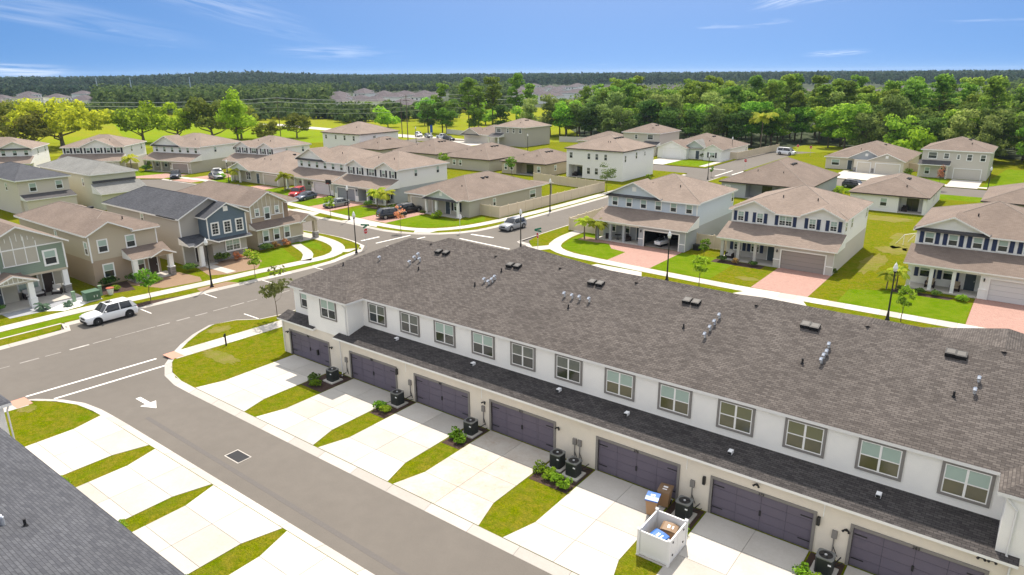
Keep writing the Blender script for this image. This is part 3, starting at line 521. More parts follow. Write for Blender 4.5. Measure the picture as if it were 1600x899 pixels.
def sectional_door(parent, x0, w, h, y, m, cols=4, rows=4, trim=trim_grey, tw=.14, hardware=True, seam=gar_seam, rec=.10, ch=.02):
    f = MB(); f.box(x0-tw, x0, y-.06, y+rec, 0, h+tw, trim); f.box(x0+w, x0+w+tw, y-.06, y+rec, 0, h+tw, trim); f.box(x0, x0+w, y-.06, y+rec, h, h+tw, trim)
    fr = f.build('door_frame', parent)
    d = MB(); d.box(x0, x0+w, y+rec-.02, y+rec, 0.0, h, seam); D = d.build('garage_door', parent)
    key = ('gp', round(w/cols, 3), round(h/rows, 3), m.name)
    if key not in WC:
        p = MB(); a, b = w/cols-.02, h/rows-.018
        p.box(0, a, -.022, 0, 0, b, m); p.box(.1, a-.1, -.03, -.021, .08, b-.08, m) if cols > 1 else None
        WC[key] = p.data('panel')
    for r in range(rows):
        for c in range(cols): inst('panel', WC[key], D, (x0+.01+w*c/cols, y+rec-.022, .009+h*r/rows))
    if hardware:
        b = MB(); b.box(x0+w/2-.05, x0+w/2+.05, y+rec-.09, y+rec-.05, h*.42, h*.42+.28, black); b.build('handle', D)
        for sx in (x0+.05, x0+w-.6):
            for zz in (h*.2, h*.82): k = MB(); k.box(sx, sx+.55, y+rec-.075, y+rec-.052, zz, zz+.05, black); k.build('hinge', D)
    return D
P = .392; UE = 6.07
town = thing('townhouse_row', 'long white stucco townhouse row with brown shingle roof and plum grey garage doors', 'townhouses', (0, 0, 0))
mb = MB()  # ground floor
YG = 31.3
segs = [(-40.35, -39.15+.0)]
gd = [(-39.3+.0, )]
GX = [(-47.15, 4.88), (-39.36, 4.88), (-32.45, 4.88), (-25.6, 4.88), (-17.62, 4.92), (-10.72, 5.0), (-3.95, 5.1)]
GH = 2.1
w = MB(); x = -48.1
w.box(-48.1, GX[0][0], 31.5, 32.3, 0, 3.05, st_lo); w.box(GX[0][0]+4.88, -40.3, 31.5, 32.3, 0, 3.05, st_lo); w.box(GX[0][0], GX[0][0]+4.88, 31.5, 32.3, GH, 3.05, st_lo)
w.box(-48.1, -40.3, 32.35, 48, 0, 3.0, st_lo)
x = -40.3
for a, ww in GX[1:]:
    w.box(x, a, YG, YG+.45, 0, 3.0, st_lo); w.box(a, a+ww, YG, YG+.45, GH, 3.0, st_lo); x = a+ww
w.box(x, 1.95, YG, YG+.45, 0, 3.0, st_lo); w.box(-40.3, 1.95, YG+.5, 48, 0, 2.95, st_lo); w.box(1.95, 9.6, 31.2, 48, 0, 3.0, st_lo)
w.box(-41.9, -41.88+.0, 31.47, 31.49, 2.9, 3.0, st_lo)
w.build('lower_wall', town)
w = MB()
w.box(-47.3, -44.45, 32.3, 47.5, 3.05, UE-.35, st_up); w.box(-44.45, -39.6, 31.45, 47.5, 3.02, UE-.05, st_up); w.box(-39.6, 1.3, 33.0, 47.5, 2.9, UE-.02, st_up); w.box(1.3, 6.2, 31.25, 47.5, 3.02, UE-.05, st_up); w.box(6.2, 9.3, 32.3, 47.5, 3.02, UE-.3, st_up)
w.build('upper_wall', town)
rf = MB()
XE0, XE1 = -47.75, 9.75
ZR = UE+(40.4-32.8)*P
a, b, c, d = (XE0, 32.8, UE), (XE1, 32.8, UE), (XE1, 48, UE), (XE0, 48, UE); A, B = (-41.6, 40.4, ZR), (3.6, 40.4, ZR)
for f in ([a, b, B, A], [b, c, B], [c, d, A, B], [d, a, A]): rf.face(f, sh_town)
for (p0, p1) in ((a, b), (b, c), (c, d), (d, a)): rf.face([(p0[0], p0[1], UE-.16), (p1[0], p1[1], UE-.16), p1, p0], white_gut)
rf.face([(p[0], p[1], UE-.16) for p in (d, c, b, a)], white)
# left and right set-back bays carry the same slope a little lower
for x0, x1 in ((XE0, -44.6), (6.3, XE1)):
    z2 = UE-.7*P; rf.face([(x0, 32.1, z2), (x1, 32.1, z2), (x1, 32.8, UE+.003), (x0, 32.8, UE+.003)], sh_town); rf.face([(x0, 32.1, z2-.16), (x1, 32.1, z2-.16), (x1, 32.1, z2), (x0, 32.1, z2)], white_gut); rf.face([(x0, 32.1, z2-.16), (x0, 32.8, UE-.16), (x1, 32.8, UE-.16), (x1, 32.1, z2-.16)], white)
    for xx in (x0, x1): rf.face([(xx, 32.1, z2-.16), (xx, 32.8, UE-.16), (xx, 32.8, UE), (xx, 32.1, z2)], white_gut)
RT = rf.build('roof', town)
for x0, x1 in ((-44.85, -39.25), (0.95, 6.55)):   # hipped bays on the alley side
    h = (x1-x0)/2; q = MB(); xm = (x0+x1)/2; zt = UE+h*P; yb = 32.8+h
    q.face([(x0, 31.1, UE), (x1, 31.1, UE), (xm, 31.1+h, zt)], sh_town); q.face([(x1, 31.1, UE), (x1, 32.8, UE), (xm, yb, zt), (xm, 31.1+h, zt)], sh_town); q.face([(x0, 32.8, UE), (x0, 31.1, UE), (xm, 31.1+h, zt), (xm, yb, zt)], sh_town)
    q.face([(x0, 31.1, UE-.16), (x1, 31.1, UE-.16), (x1, 31.1, UE), (x0, 31.1, UE)], white_gut)
    for xx in (x0, x1): q.face([(xx, 31.1, UE-.16), (xx, 33, UE-.16), (xx, 33, UE), (xx, 31.1, UE)], white_gut)
    q.face([(x0, 31.1, UE-.16), (x0, 33, UE-.16), (x1, 33, UE-.16), (x1, 31.1, UE-.16)], white); q.build('bay_roof', town)
for xm, ya, big in ((-38.9, 42.3, 1), (-32.1, 43.8, 1), (-26.2, 41.5, 0), (-20.1, 41.5, 0), (-12.1, 41.6, 0), (-6.0, 41.5, 0), (0.2, 43.9, 1)):
    h = 3.2; q = MB(); zt = ZR-.01                                  # hipped gables of the street side
    yE = 50.5; k = h/(zt-UE)
    hw = (zt-UE)/P*.62
    q.face([(xm, ya, zt), (xm, 40.4-.5, zt), (xm-hw, 40.4-.5+ (zt-UE)/P, UE), (xm-hw, yE, UE)], sh_town); q.face([(xm, 39.9, zt), (xm, ya, zt), (xm+hw, yE, UE), (xm+hw, 39.9+(zt-UE)/P, UE)], sh_town)
    q.face([(xm, ya, zt), (xm-hw, yE, UE), (xm+hw, yE, UE)], sh_town); q.build('gable_roof', town)
# skirt roof over the garages
def skirt(x0, x1, y0, z0, y1, z1, m=sh_town, parent=town, mf=white, t=.14, name='skirt_roof'):
    q = MB(); q.face([(x0, y0, z0), (x1, y0, z0), (x1, y1, z1), (x0, y1, z1)], m); q.face([(x0, y0, z0-t), (x1, y0, z0-t), (x1, y0, z0), (x0, y0, z0)], mf)
    q.face([(x0, y0, z0-t), (x0, y1, z0-t), (x1, y1, z0-t), (x1, y0, z0-t)], mf)
    for xx in (x0, x1): q.face([(xx, y0, z0-t), (xx, y1, z0-t), (xx, y1, z1), (xx, y0, z0)], mf)
    return q.build(name, parent)
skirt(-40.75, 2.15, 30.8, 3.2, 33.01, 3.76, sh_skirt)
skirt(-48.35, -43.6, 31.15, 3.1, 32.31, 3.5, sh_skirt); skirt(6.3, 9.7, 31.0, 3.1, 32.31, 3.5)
G4 = [gl_blind, gl_grey, gl_olive]
WX = [-37.98, -34.51, -31.08, -27.6, -24.3, -20.83, -17.3, -13.86, -10.43, -6.95, -3.57, -0.15]
WG = [(gl_grey, gl_dark), (gl_grey, gl_dark), (gl_blind, gl_dark), (gl_blind, gl_dark), (gl_grey, gl_dark), (gl_grey, gl_dark), (gl_blind, gl_refl), (gl_blind, gl_refl), (gl_olive, gl_refl), (gl_olive, gl_refl), (gl_blind, gl_refl), (gl_blind, gl_refl)]
for x, g in zip(WX, WG): window(town, x, 32.995, 4.31, 1.72, 1.44, glass=g, cols=2, trim=trim_grey, tw=.13)
window(town, -45.5, 32.295, 4.2, 1.6, 1.35, glass=(gl_blind, gl_dark), cols=2, trim=trim_grey, tw=.12); window(town, -41.8, 31.445, 4.35, 1.7, 1.44, glass=(gl_blind, gl_dark), cols=2, trim=trim_grey, tw=.12)
window(town, 3.7, 31.245, 4.3, 1.7, 1.44, glass=(gl_blind, gl_dark), cols=2, trim=trim_grey, tw=.12)
for i, (x, ww) in enumerate(GX): sectional_door(town, x, ww, GH, 31.5 if i == 0 else YG, gar_m)
def text(s, x, y, z, size, parent, m=black, rx=90, rz=0, ext=.012, name='house_number'):
    cu = bpy.data.curves.new(name, 'FONT'); cu.body = s; cu.size = size; cu.extrude = ext; cu.align_x = 'CENTER'
    o = bpy.data.objects.new(name, cu); C.objects.link(o); dg = bpy.context.evaluated_depsgraph_get(); me = bpy.data.meshes.new_from_object(o.evaluated_get(dg)); bpy.data.objects.remove(o)
    me.materials.clear(); me.materials.append(m); t = inst(name, me, parent, (x, y, z)); t.rotation_euler = (rad(rx), 0, rz); return t
for i, (x, ww) in enumerate(GX): text(str(359+4*i), x+ww/2, (31.5 if i == 0 else YG)-.085, GH+.0, .2, town)
def downspout(pts, parent=town, m=white_gut, r=.045):
    q = MB()
    for p0, p1 in zip(pts, pts[1:]): q.tube(p0, p1, r, r, m)
    return q.build('downspout', parent)
downspout([(-40.45, 31.2, 2.95), (-40.45, 31.25, .2), (-40.1, 30.9, .12)]); downspout([(-39.85, 31.1, UE-.1), (-39.75, 31.38, UE-.5), (-39.75, 31.38, 3.4)])
downspout([(1.2, 31.15, UE-.1), (1.7, 31.2, UE-.7), (1.7, 31.15, 3.3), (1.9, 31.12, 3.0), (1.9, 31.1, .1)]); downspout([(-48.0, 31.4, 2.95), (-48.0, 31.4, .1)])
def on_wall(px, py, y): return G(px, py, y, 1)
SC = MB(); SC.box(-.07, .07, -.16, 0, -.22, .22, black); SC.box(-.05, .05, -.15, -.02, -.12, .12, white_p); SCd = SC.data('wall_lamp')
FL = MB(); FL.box(-.05, .05, -.08, 0, -.05, .05, black); FL.tube((-.14, -.2, -.02), (-.06, -.06, .02), .06, .035, black); FL.tube((.14, -.2, -.02), (.06, -.06, .02), .06, .035, black); FLd = FL.data('security_light')
for px, py in ((498, 550.5), (621, 580.5), (1101, 750), (1279.5, 813)): p = on_wall(px, py, YG); inst('wall_lamp', SCd, town, (p.x, YG, p.z))
for px, py in ((447.5, 519), (516, 544), (757.5, 628.5), (873, 668.5), (1183, 757), (1323, 828), (1534, 870), (1551, 875)): p = on_wall(px, py, YG); inst('security_light', FLd, town, (p.x, YG if p.x > -40.3 else 31.5, p.z))
MT = MB(); MT.box(-.12, .12, -.12, 0, .95, 1.35, trim_grey); MT.tube((0, -.05, .1), (0, -.05, .95), .03, .03, trim_grey); MT.tube((.0, -.05, .5), (.25, -.12, .05), .02, .02, blackp); MTd = MT.data('meter_box')
for x in (-39.9, -33.0, -26.25, -19.2, -18.85, -11.8, -4.7): inst('meter_box', MTd, town, (x, YG, .25))
for x in (-33.4, -26.4, -12.2, -5.3): q = MB(); q.box(-.02, .02, -.02, 0, 0, .85, white); q.build('expansion_joint', town, (x, YG, 2.1))
# things on the roof: paired slant vents, goosenecks, pipes
def roofz(y): return UE+(y-32.8)*P
def on_roof(px, py):
    d = _w + _r2*((px-800)/(F*1600)) - _u2*((py-449.5)/(F*1600)); o = Vector((0, 0, CAM_H)); n = Vector((0, -P, 1)); p0 = Vector((0, 32.8, UE))
    return o+d*((p0-o).dot(n)/d.dot(n))
ang = math.atan(P)
BV = MB(); BV.box(-.28, .28, -.25, .28, 0, .16, blackp); BV.extr_x([(-.3, .0), (.3, .12), (.3, .2), (-.3, .24)], -.28, .28, blackp); BV.extr_x([(-.2, .235), (.22, .207), (.22, .215), (-.2, .243)], -.2, .2, mat('vent_top', (.10, .095, .09), .6)); BVd = BV.data('roof_vent')
for px, py in ((686, 394.5), (697.5, 396.5), (797.5, 415.5), (809, 417.5), (925.5, 442.5), (938, 445), (1074, 471.5), (1088, 474.5), (1259, 509.5), (1273.5, 513), (1485.5, 553.5), (1502, 557.5)):
    p = on_roof(px, py); o = inst('roof_vent', BVd, town, p, 0, (.88, .88, .88)); o.rotation_euler = (ang*.8, 0, 0)
GN = MB(); GN.cyl(0, 0, -.05, .3, .09, .09, silver, 10); GN.tube((0, 0, .3), (0, -.16, .36), .11, .11, silver, 10); GN.tube((0, -.16, .36), (0, -.24, .24), .1, .12, silver, 10); GNd = GN.data('gooseneck_vent')
for px, py in ((594, 406), (641, 413), (648.5, 406), (654.5, 401), (656.5, 408.5), (757.5, 440.5), (764, 444), (769.5, 440.5), (774, 436.5), (882.5, 463), (894.5, 466), (906, 468.5), (921, 471.5), (1101.5, 527), (1109.5, 516), (1116.5, 507), (1124, 497), (1283, 567), (1287, 560), (1291.5, 554), (1295, 543), (1522.5, 614.5), (1529, 596.5)):
    inst('gooseneck_vent', GNd, town, on_roof(px, py), 0, (.8, .8, .8))
PP = MB(); PP.cyl(0, 0, -.05, .28, .05, .05, blackp, 8); PP.cyl(0, 0, -.02, .06, .1, .07, blackp, 8); PPd = PP.data('vent_pipe')
for px, py in ((536.5, 415), (654, 422), (742, 447), (783.5, 425), (888, 482), (1068, 513), (1253.5, 568), (1490, 620)): inst('vent_pipe', PPd, town, on_roof(px, py))
FV = MB(); FV.box(-.11, .11, -.2, .1, 0, .18, white_p); FV.box(-.09, .09, -.26, -.2, .04, .14, blackp); FVd = FV.data('flue_cap')
def on_skirt(px, py):
    d = _w + _r2*((px-800)/(F*1600)) - _u2*((py-449.5)/(F*1600)); o = Vector((0, 0, CAM_H)); k = .56/2.21; n = Vector((0, -k, 1)); p0 = Vector((0, 30.8, 3.2)); return o+d*((p0-o).dot(n)/d.dot(n))
for px, py in ((620.5, 531), (740, 570), (874, 611), (980, 648), (1142, 708), (1373, 775)): inst('flue_cap', FVd, town, on_skirt(px, py))

# the facing row, seen only as a slate roof in the near corner
row = thing('townhouse_row', 'slate grey shingle roof of the near building at the lower left corner', 'townhouses', (0, 0, 0))
q = MB(); q.box(-47.2, 40, -6, 8.5, 0, 3.0, st_lo); q.box(-47.2, -41.2, 8.4, 9.85, 0, UE-.05, st_up); q.box(-41.2, 40, -6, 8.35, 3.0, UE-.02, st_up); q.build('wall', row)
q = MB(); a, b, c, d = (-47.7, 8.8, UE), (40, 8.8, UE), (40, -7, UE), (-47.7, -7, UE); A, B = (-41, .9, UE+7.9*P), (40, .9, UE+7.9*P)
for f in ([b, a, A, B], [a, d, A], [d, c, B, A]): q.face(f, sh_slate)
for p0, p1 in ((a, b), (c, d), (d, a)): q.face([(p0[0], p0[1], UE-.16), (p1[0], p1[1], UE-.16), p1, p0], white_gut)
q.face([(p[0], p[1], UE-.16) for p in (a, b, c, d)], white); q.build('roof', row)
q = MB(); x0, x1, h = -46.4, -40.75, 2.82; xm = (x0+x1)/2; zt = UE+h*P
q.face([(x1, 10.15, UE), (x0, 10.15, UE), (xm, 10.15-h, zt)], sh_slate); q.face([(x1, 8.8, UE), (x1, 10.15, UE), (xm, 10.15-h, zt), (xm, 8.8-h, zt)], sh_slate); q.face([(x0, 10.15, UE), (x0, 8.8, UE), (xm, 8.8-h, zt), (xm, 10.15-h, zt)], sh_slate)
q.face([(x0, 10.15, UE-.16), (x1, 10.15, UE-.16), (x1, 10.15, UE), (x0, 10.15, UE)], white_gut); q.face([(x1, 8.8, UE-.16), (x1, 10.15, UE-.16), (x1, 10.15, UE), (x1, 8.8, UE)], white_gut); q.build('bay_roof', row)
downspout([(-41.0, 10.1, UE-.1), (-41.05, 9.95, UE-.5), (-41.05, 9.95, .1)], row)
skirt(-41.2, 40, 10.4, 3.0, 8.3, 3.7, sh_slate, row)
for px, py, mm in ((4, 820, GNd), (40, 822, PPd)):
    d = _w + _r2*((px-800)/(F*1600)) - _u2*((py-449.5)/(F*1600)); o = Vector((0, 0, CAM_H)); n = Vector((0, P, 1)); p0 = Vector((0, 8.8, UE)); p = o+d*((p0-o).dot(n)/d.dot(n))
    inst('gooseneck_vent' if mm is GNd else 'vent_pipe', mm, row, p)

# ================================================================== HOUSES
def hipr(parent, x0, x1, y0, y1, z, p, m, name='roof', px=None, vents=0, trim=white, ft=.2):
    q = MB(); zr = roof_mesh(q, x0, x1, y0, y1, z, p, m, trim, ft, px); r = q.build(name, parent)
    if vents:
        if 'rv' not in WC:
            b = MB(); b.box(-.3, .3, -.25, .25, -.05, .18, blackp); WC['rv'] = b.data('roof_vent'); b = MB(); b.cyl(0, 0, -.1, .3, .07, .07, blackp, 6); WC['rp'] = b.data('vent_pipe')
        w, d = x1-x0, y1-y0; rr = random.Random(int(x0*7+y0*3+vents)); h = min(w, d)/2
        for k in range(vents):
            yy = y0+d/2+(k-(vents-1)/2)*1.1 if d >= w else y0+d/2+h*.25; xx = x0+w/2+(k-(vents-1)/2)*1.1 if w > d else x0+w/2+h*.25
            zz = z+(h-h*.25)*p; inst('roof_vent', WC['rv'], r, (xx, yy, zz))
        for k in range(2): inst('vent_pipe', WC['rp'], r, (x0+w*(.3+.4*rr.random()), y0+h*.5, z+h*.5*p) if w > 0 else None)
    return r
def gabler(parent, x0, x1, y0, y1, z, p, m, wallm, name='gable_roof', face=None, trim=white, vent=None, pent=None):
    """gable facing -y: ridge along y from y0 (front) to y1"""
    xm = (x0+x1)/2; h = (x1-x0)/2*p; q = MB(); t = .16
    for s, xe in ((-1, x0), (1, x1)):
        q.face([(xe, y0, z), (xm, y0, z+h), (xm, y1, z+h), (xe, y1, z)], m); q.face([(xe, y0, z-t), (xm, y0, z+h-t), (xm, y1, z+h-t), (xe, y1, z-t)], trim)
        q.face([(xe, y0, z-t), (xm, y0, z+h-t), (xm, y0, z+h), (xe, y0, z)], trim); q.face([(xe, y0, z-t), (xe, y1, z-t), (xe, y1, z), (xe, y0, z)], trim)
    r = q.build(name, parent)
    f = face if face is not None else y0+.35
    g = MB(); g.mesh([(x0+.1, f, z-t), (x1-.1, f, z-t), (xm, f, z+h-t-.02), (x0+.1, f+.12, z-t), (x1-.1, f+.12, z-t), (xm, f+.12, z+h-t-.02)], [(0, 1, 2), (3, 5, 4), (0, 3, 4, 1)], wallm); g.build('gable', parent)
    if pent: pn = MB(); pn.mesh([(x0-.1, f-.42, z-.2), (x1+.1, f-.42, z-.2), (x1+.1, f, z+.02), (x0-.1, f, z+.02), (x0-.1, f, z-.26), (x1+.1, f, z-.26), (x0-.1, f-.42, z-.3), (x1+.1, f-.42, z-.3)], [(0, 1, 2, 3), (6, 7, 1, 0), (4, 5, 7, 6)], pent); pn.build('pent_strip', parent)
    if vent: v = MB(); v.box(xm-.3, xm+.3, f-.05, f, z+h*.3, z+h*.3+.62, vent); v.build('gable_vent', parent)
    return r
def posts(parent, xs, y, z0, z1, m, s=.34, base=None, bh=.9):
    for x in xs:
        q = MB(); q.box(x-s/2, x+s/2, y-s/2, y+s/2, z0, z1, m)
        if base: q.box(x-s/2-.07, x+s/2+.07, y-s/2-.07, y+s/2+.07, z0, z0+bh, base); q.box(x-s/2-.1, x+s/2+.1, y-s/2-.1, y+s/2+.1, z0+bh, z0+bh+.07, white)
        q.build('porch_post', parent)
def simple_door(parent, x, y, m=door_teal, w=.95, h=2.1, rz=0, tr=white):
    q = MB(); q.box(-w/2-.1, w/2+.1, -.06, 0, 0, h+.1, tr); q.box(-w/2, w/2, -.08, -.055, 0, h, m)
    for i in range(2): q.box(-w/2+.12, w/2-.12, -.09, -.078, .15+i*1.0, .15+i*1.0+.8, m)
    o = q.build('front_door', parent, (x, y, .12), rz); k = MB(); k.box(w/2-.14, w/2-.09, -.13, -.08, .95, 1.1, silver); k.build('handle', o); return o
def corner_boards(parent, x0, x1, y0, z0, z1):
    for x in (x0, x1): MB().box(x-.07, x+.07, y0-.03, y0+.07, z0, z1, white).build('corner_trim', parent)
def house_f2(name, label, x, y, rz=0, W=13.2, D=17, mirror=False, up=P_white, lo=P_lav, roof=sh_tan, shut=None, gables='one', gd=gd_taupe, wins=None, open_garage=False, group=None, sidewin=((.35, 1), (.8, 1)), grid=False, sb=3.4, eave=6.0, near=True, doorm=door_teal, postm=None, vents=1):
    """two storeys, garage to one side, porch to the other, skirt roof across the front"""
    t = thing(name, label, 'house', (x, y, 0), rz, group); X = (lambda a: W-a) if mirror else (lambda a: a)
    gw = 6.6; gx0, gx1 = sorted((X(W-gw), X(W))); px0, px1 = sorted((X(0), X(W-gw)))
    dw = 4.88; d0 = gx0+(gw-dw)/2
    w = MB(); w.box(gx0, d0, 0, .3, 0, 2.7, lo); w.box(d0+dw, gx1, 0, .3, 0, 2.7, lo); w.box(d0, d0+dw, 0, .3, 2.2, 2.7, lo)
    if open_garage:
        w.box(gx0, gx0+.2, .3, 6.2, 0, 2.7, lo); w.box(gx1-.2, gx1, .3, 6.2, 0, 2.7, lo); w.box(gx0+.2, gx1-.2, 6.0, 6.2, 0, 2.7, lo); w.box(gx0+.2, gx1-.2, .3, 6, 2.5, 2.7, lo); w.box(gx0, gx1, 6.2, D, 0, 2.7, lo)
    else: w.box(gx0, gx1, .3, D, 0, 2.7, lo)
    w.box(px0, px1, 2.3, D, 0, 2.7, lo) ; w.build('lower_wall', t)
    sl = MB(); sl.box(px0, px1, -.1, 2.3, 0, .12, concrete); sl.build('porch_floor', t)
    w = MB(); w.box(0, W, sb, D, 2.7, eave-.02, up); w.build('upper_wall', t)
    q = MB(); q.box(-.02, W+.02, sb-.03, sb+.1, eave-.32, eave-.2, white); q.build('frieze', t)
    corner_boards(t, 0.03, W-.03, sb, 4.0, eave-.3)
    if open_garage:
        f = MB(); f.box(d0-.14, d0, -.05, .3, 0, 2.34, white); f.box(d0+dw, d0+dw+.14, -.05, .3, 0, 2.34, white); f.box(d0, d0+dw, -.05, .3, 2.2, 2.34, white); f.build('door_frame', t)
        f = MB(); f.box(gx0+.21, gx1-.21, 5.9, 5.98, 0, 2.5, dark_in); f.box(gx0+.21, gx0+.26, .3, 5.9, 0, 2.5, dark_in); f.box(gx1-.26, gx1-.21, .3, 5.9, 0, 2.5, dark_in); f.box(gx0+.2, gx1-.2, .3, 5.9, .0, .03, gd_taupe); f.box(gx0+.27, gx1-.27, .3, 5.9, 2.42, 2.49, dark_in); f.build('garage_interior', t)
    else: sectional_door(t, d0, dw, 2.2, 0, gd, cols=1, rows=4, trim=white, hardware=False, seam=gd)
    z1 = 2.85+(sb+.4)*.36
    skirt(-.4, W+.4, -.4, 2.85, sb+.01, z1, roof, t)
    pm = postm or lo; n = 3
    xs = [px0+.25+(px1-px0-.5)*k/n*1.0 for k in range(n+1)]; xs = xs[:-1] if not mirror else xs[1:]
    posts(t, xs, .2, .12, 2.7, pm)
    q = MB(); q.box(px0, px1, .02, .38, 2.42, 2.7, white); q.build('porch_beam', t)
    wx = [px0+(px1-px0)*f for f in ((.22, .55) if not mirror else (.5, .8))]
    window(t, wx[0], 2.295, .9, .95, 1.45, shut=shut, grid=grid); window(t, wx[1], 2.295, .9, .95, 1.45, shut=shut, grid=grid)
    simple_door(t, px0+(px1-px0)*(.86 if not mirror else .14), 2.295, doorm)
    sc_ = MB(); sc_.box(-.06, .06, -.16, 0, 0, .3, black); sc_.build('wall_lamp', t, ((gx0+.35) if not mirror else gx1-.35, 0, 1.9))
    b = MB(); b.box(gx0-.02, d0-.16, -.04, .1, .0, .95, pm); b.box(gx0-.04, d0-.15, -.07, .1, .95, 1.05, white); b.box(d0+dw+.16, gx1+.02, -.04, .1, 0, .95, pm); b.box(d0+dw+.15, gx1+.04, -.07, .1, .95, 1.05, white); b.build('wainscot', t)
    hipr(t, -.4, W+.4, sb+.01, D+.4, eave, .36, roof, vents=vents)
    inset = sb-.45; GF = {'one': (-.015, .62 if W > 13.25 and not mirror else .5), 'right': (.3, .86), 'two': (.02, .4, .635, 1.0), None: ()}[gables]
    cut = [-.4]+sorted(X(W*f_) for f_ in GF)+[W+.4]
    for c0, c1 in zip(cut[::2], cut[1::2]):
        if c1-c0 > .1: skirt(c0, c1, inset, eave-.16, sb+.02, eave+.005, roof, t, name='eave')
    if gables == 'one':
        a, b2 = sorted((X(-.2), X(W*(.62 if W > 13.25 and not mirror else .5)))); gabler(t, a, b2, inset-.12, inset+4.4, eave+.03, .46, roof, up, face=sb-.02, vent=white, pent=sh_dark)
    elif gables == 'right':
        a, b2 = sorted((X(W*.3), X(W*.86))); gabler(t, a, b2, inset-.12, inset+3.9, eave+.03, .42, roof, up, face=sb-.02)
    elif gables == 'two':
        for f0, f1 in ((0.02, .4), (.635, 1.0)):
            a, b2 = sorted((X(W*f0), X(W*f1))); gabler(t, a, b2, inset-.12, inset+2.9, eave+.03, .46, roof, up, face=sb-.02)
    for f, ww, cc in (wins or [((k+.5)/6, .85, 1) for k in range(6)]):
        window(t, X(W*f), sb-.005, 4.42, ww, 1.18 if eave > 5.9 else 1.1, cols=cc, shut=shut, grid=grid)
    for f, k in sidewin: window(t, W+.005, sb+(D-sb)*f, 4.3, .75, 1.25, rad(90))
    window(t, -.005, sb+(D-sb)*.5, 4.3, .75, 1.25, rad(-90)); window(t, W*.3, D+.005, 4.3, .9, 1.25, rad(180)); window(t, W*.7, D+.005, 4.3, .9, 1.25, rad(180))
    downspout([(W+.1, -.3, 2.7), (W+.06, -.02, 2.4), (W+.06, -.02, .1)], t)
    return t
SW2 = [(.085, .75, 1), (.265, .75, 1), (.5, 1.5, 2), (.735, .75, 1), (.915, .75, 1)]
house_f2('house', 'ice blue two storey house with an open garage, nearest to the red stop sign', -48.1, 82.5, 0, 13.3, 16.8, up=P_blue, lo=P_bluegrey, postm=P_bluegrey, gables='one', open_garage=True, roof=sh_tan, sidewin=((.95, 1),))
house_f2('house', 'two storey house with navy shutters, twin gables and closed taupe garage on pink drive', -30.0, 82.2, 0, 13.2, 16.8, up=P_white, lo=P_lav, shut=shut_navy, gables='two', wins=SW2, grid=True, roof=sh_tan, sidewin=((.08, 1), (.3, 1), (.92, 1)))
house_f2('house', 'white house with dark shutters and armchairs on the porch, cut by the right edge', -9.4, 82.2, 0, 13.2, 16.8, up=P_white, lo=P_white, shut=shut_navy, gables='one', gd=gd_white, roof=sh_tan2, wins=[((k+.5)/6+.01, .85, 1) for k in range(6)], postm=white)
house_f2('house', 'white house with black shutters, twin gables and two palms at the porch', -105.0, 82.9, 0, 13.6, 16.5, mirror=True, up=P_white, lo=P_bluegrey, shut=shut_black, gables='two', wins=SW2, grid=True, gd=gd_grey, roof=sh_tan, postm=white)
house_f2('house', 'white house with six small windows above the red vehicle in its drive', -122.2, 84.3, 0, 15, 16, up=P_white, lo=P_pale, gables='one', gd=gd_white, roof=sh_tan, postm=white)
house_f2('house', 'house with black shutters and two small gables behind the parked white pickup', -156.5, 91.6, rad(8), 13.2, 15, mirror=False, up=P_white, lo=P_greige, shut=shut_black, gables='two', wins=SW2, gd=gd_taupe, roof=sh_tan)
house_f2('house', 'white house with attic vent gable, six upper windows and dark car on its drive', -175.5, 81.3, rad(14), 15.5, 17, up=P_whitelap, lo=P_greige, gables='one', gd=gd_taupe, roof=sh_tan, postm=P_greige)
house_f2('house', 'white house with one broad gable and six shuttered windows, below the big oak', -187.6, 66.8, rad(42), 14.2, 16, up=P_white, lo=P_cream, shut=shut_black, gables='right', roof=sh_tan, postm=white)
house_f2('house', 'leftmost white house with attic vent gable, cut by the left edge of the photo', -197.8, 50.2, rad(55), 14, 16, up=P_whitelap, lo=P_white, gables='one', roof=sh_tan, mirror=True)

# --- the four narrow houses across the street (front faces +x)
def narrow(name, label, y0, W, D, up, lo, roof, x=-81.0, eave=5.85):
    t = thing(name, label, 'house', (x, y0, 0), rad(90)); return t
GLW = (gl_blind, gl_dark)
# B: tan house
t = narrow('house', 'tan two storey house with gabled front porch, nearest to the parked white estate car', 30.3, 0, 0, 0, 0, 0)
w = MB(); w.box(0, 7.3, 0, 19.5, 0, 2.9, P_brown); w.build('lower_wall', t); w = MB(); w.box(-.02, 7.32, -.03, 19.5, 2.9, 5.75, P_tan); w.build('upper_wall', t)
w = MB(); w.box(-.06, .08, -.08, .02, 2.75, 5.6, white); w.box(7.24, 7.37, -.08, .02, 2.75, 5.6, white); w.build('corner_trim', t)
hipr(t, -.4, 7.7, .0, 19.9, 5.85, .4, sh_tan2, vents=1); skirt(4.5, 7.7, -.5, 5.65, .01, 5.855, sh_tan2, t, name='eave'); gabler(t, -.42, 4.6, -.6, 2.6, 5.87, .5, sh_tan2, P_tan, face=-.06)
window(t, 1.35, -.035, 3.75, .95, 1.35, glass=GLW); window(t, 4.35, -.035, 3.75, .95, 1.35, glass=GLW); window(t, 1.55, -.005, .85, 1.05, 1.45, glass=GLW); window(t, 5.0, -.005, .85, .9, 1.35, glass=GLW)
window(t, -.025, .8, 3.6, .7, 1.35, rad(-90), glass=GLW); window(t, -.025, 8.5, 4.1, .5, 1.2, rad(-90), glass=GLW)
simple_door(t, 6.45, -.005, door_dark)
skirt(3.2, 7.9, -2.3, 2.75, .02, 3.7, sh_tan2, t); gabler(t, 5.1, 8.05, -2.75, .0, 2.8, .42, sh_tan2, P_brown, name='porch_gable', face=-2.35)
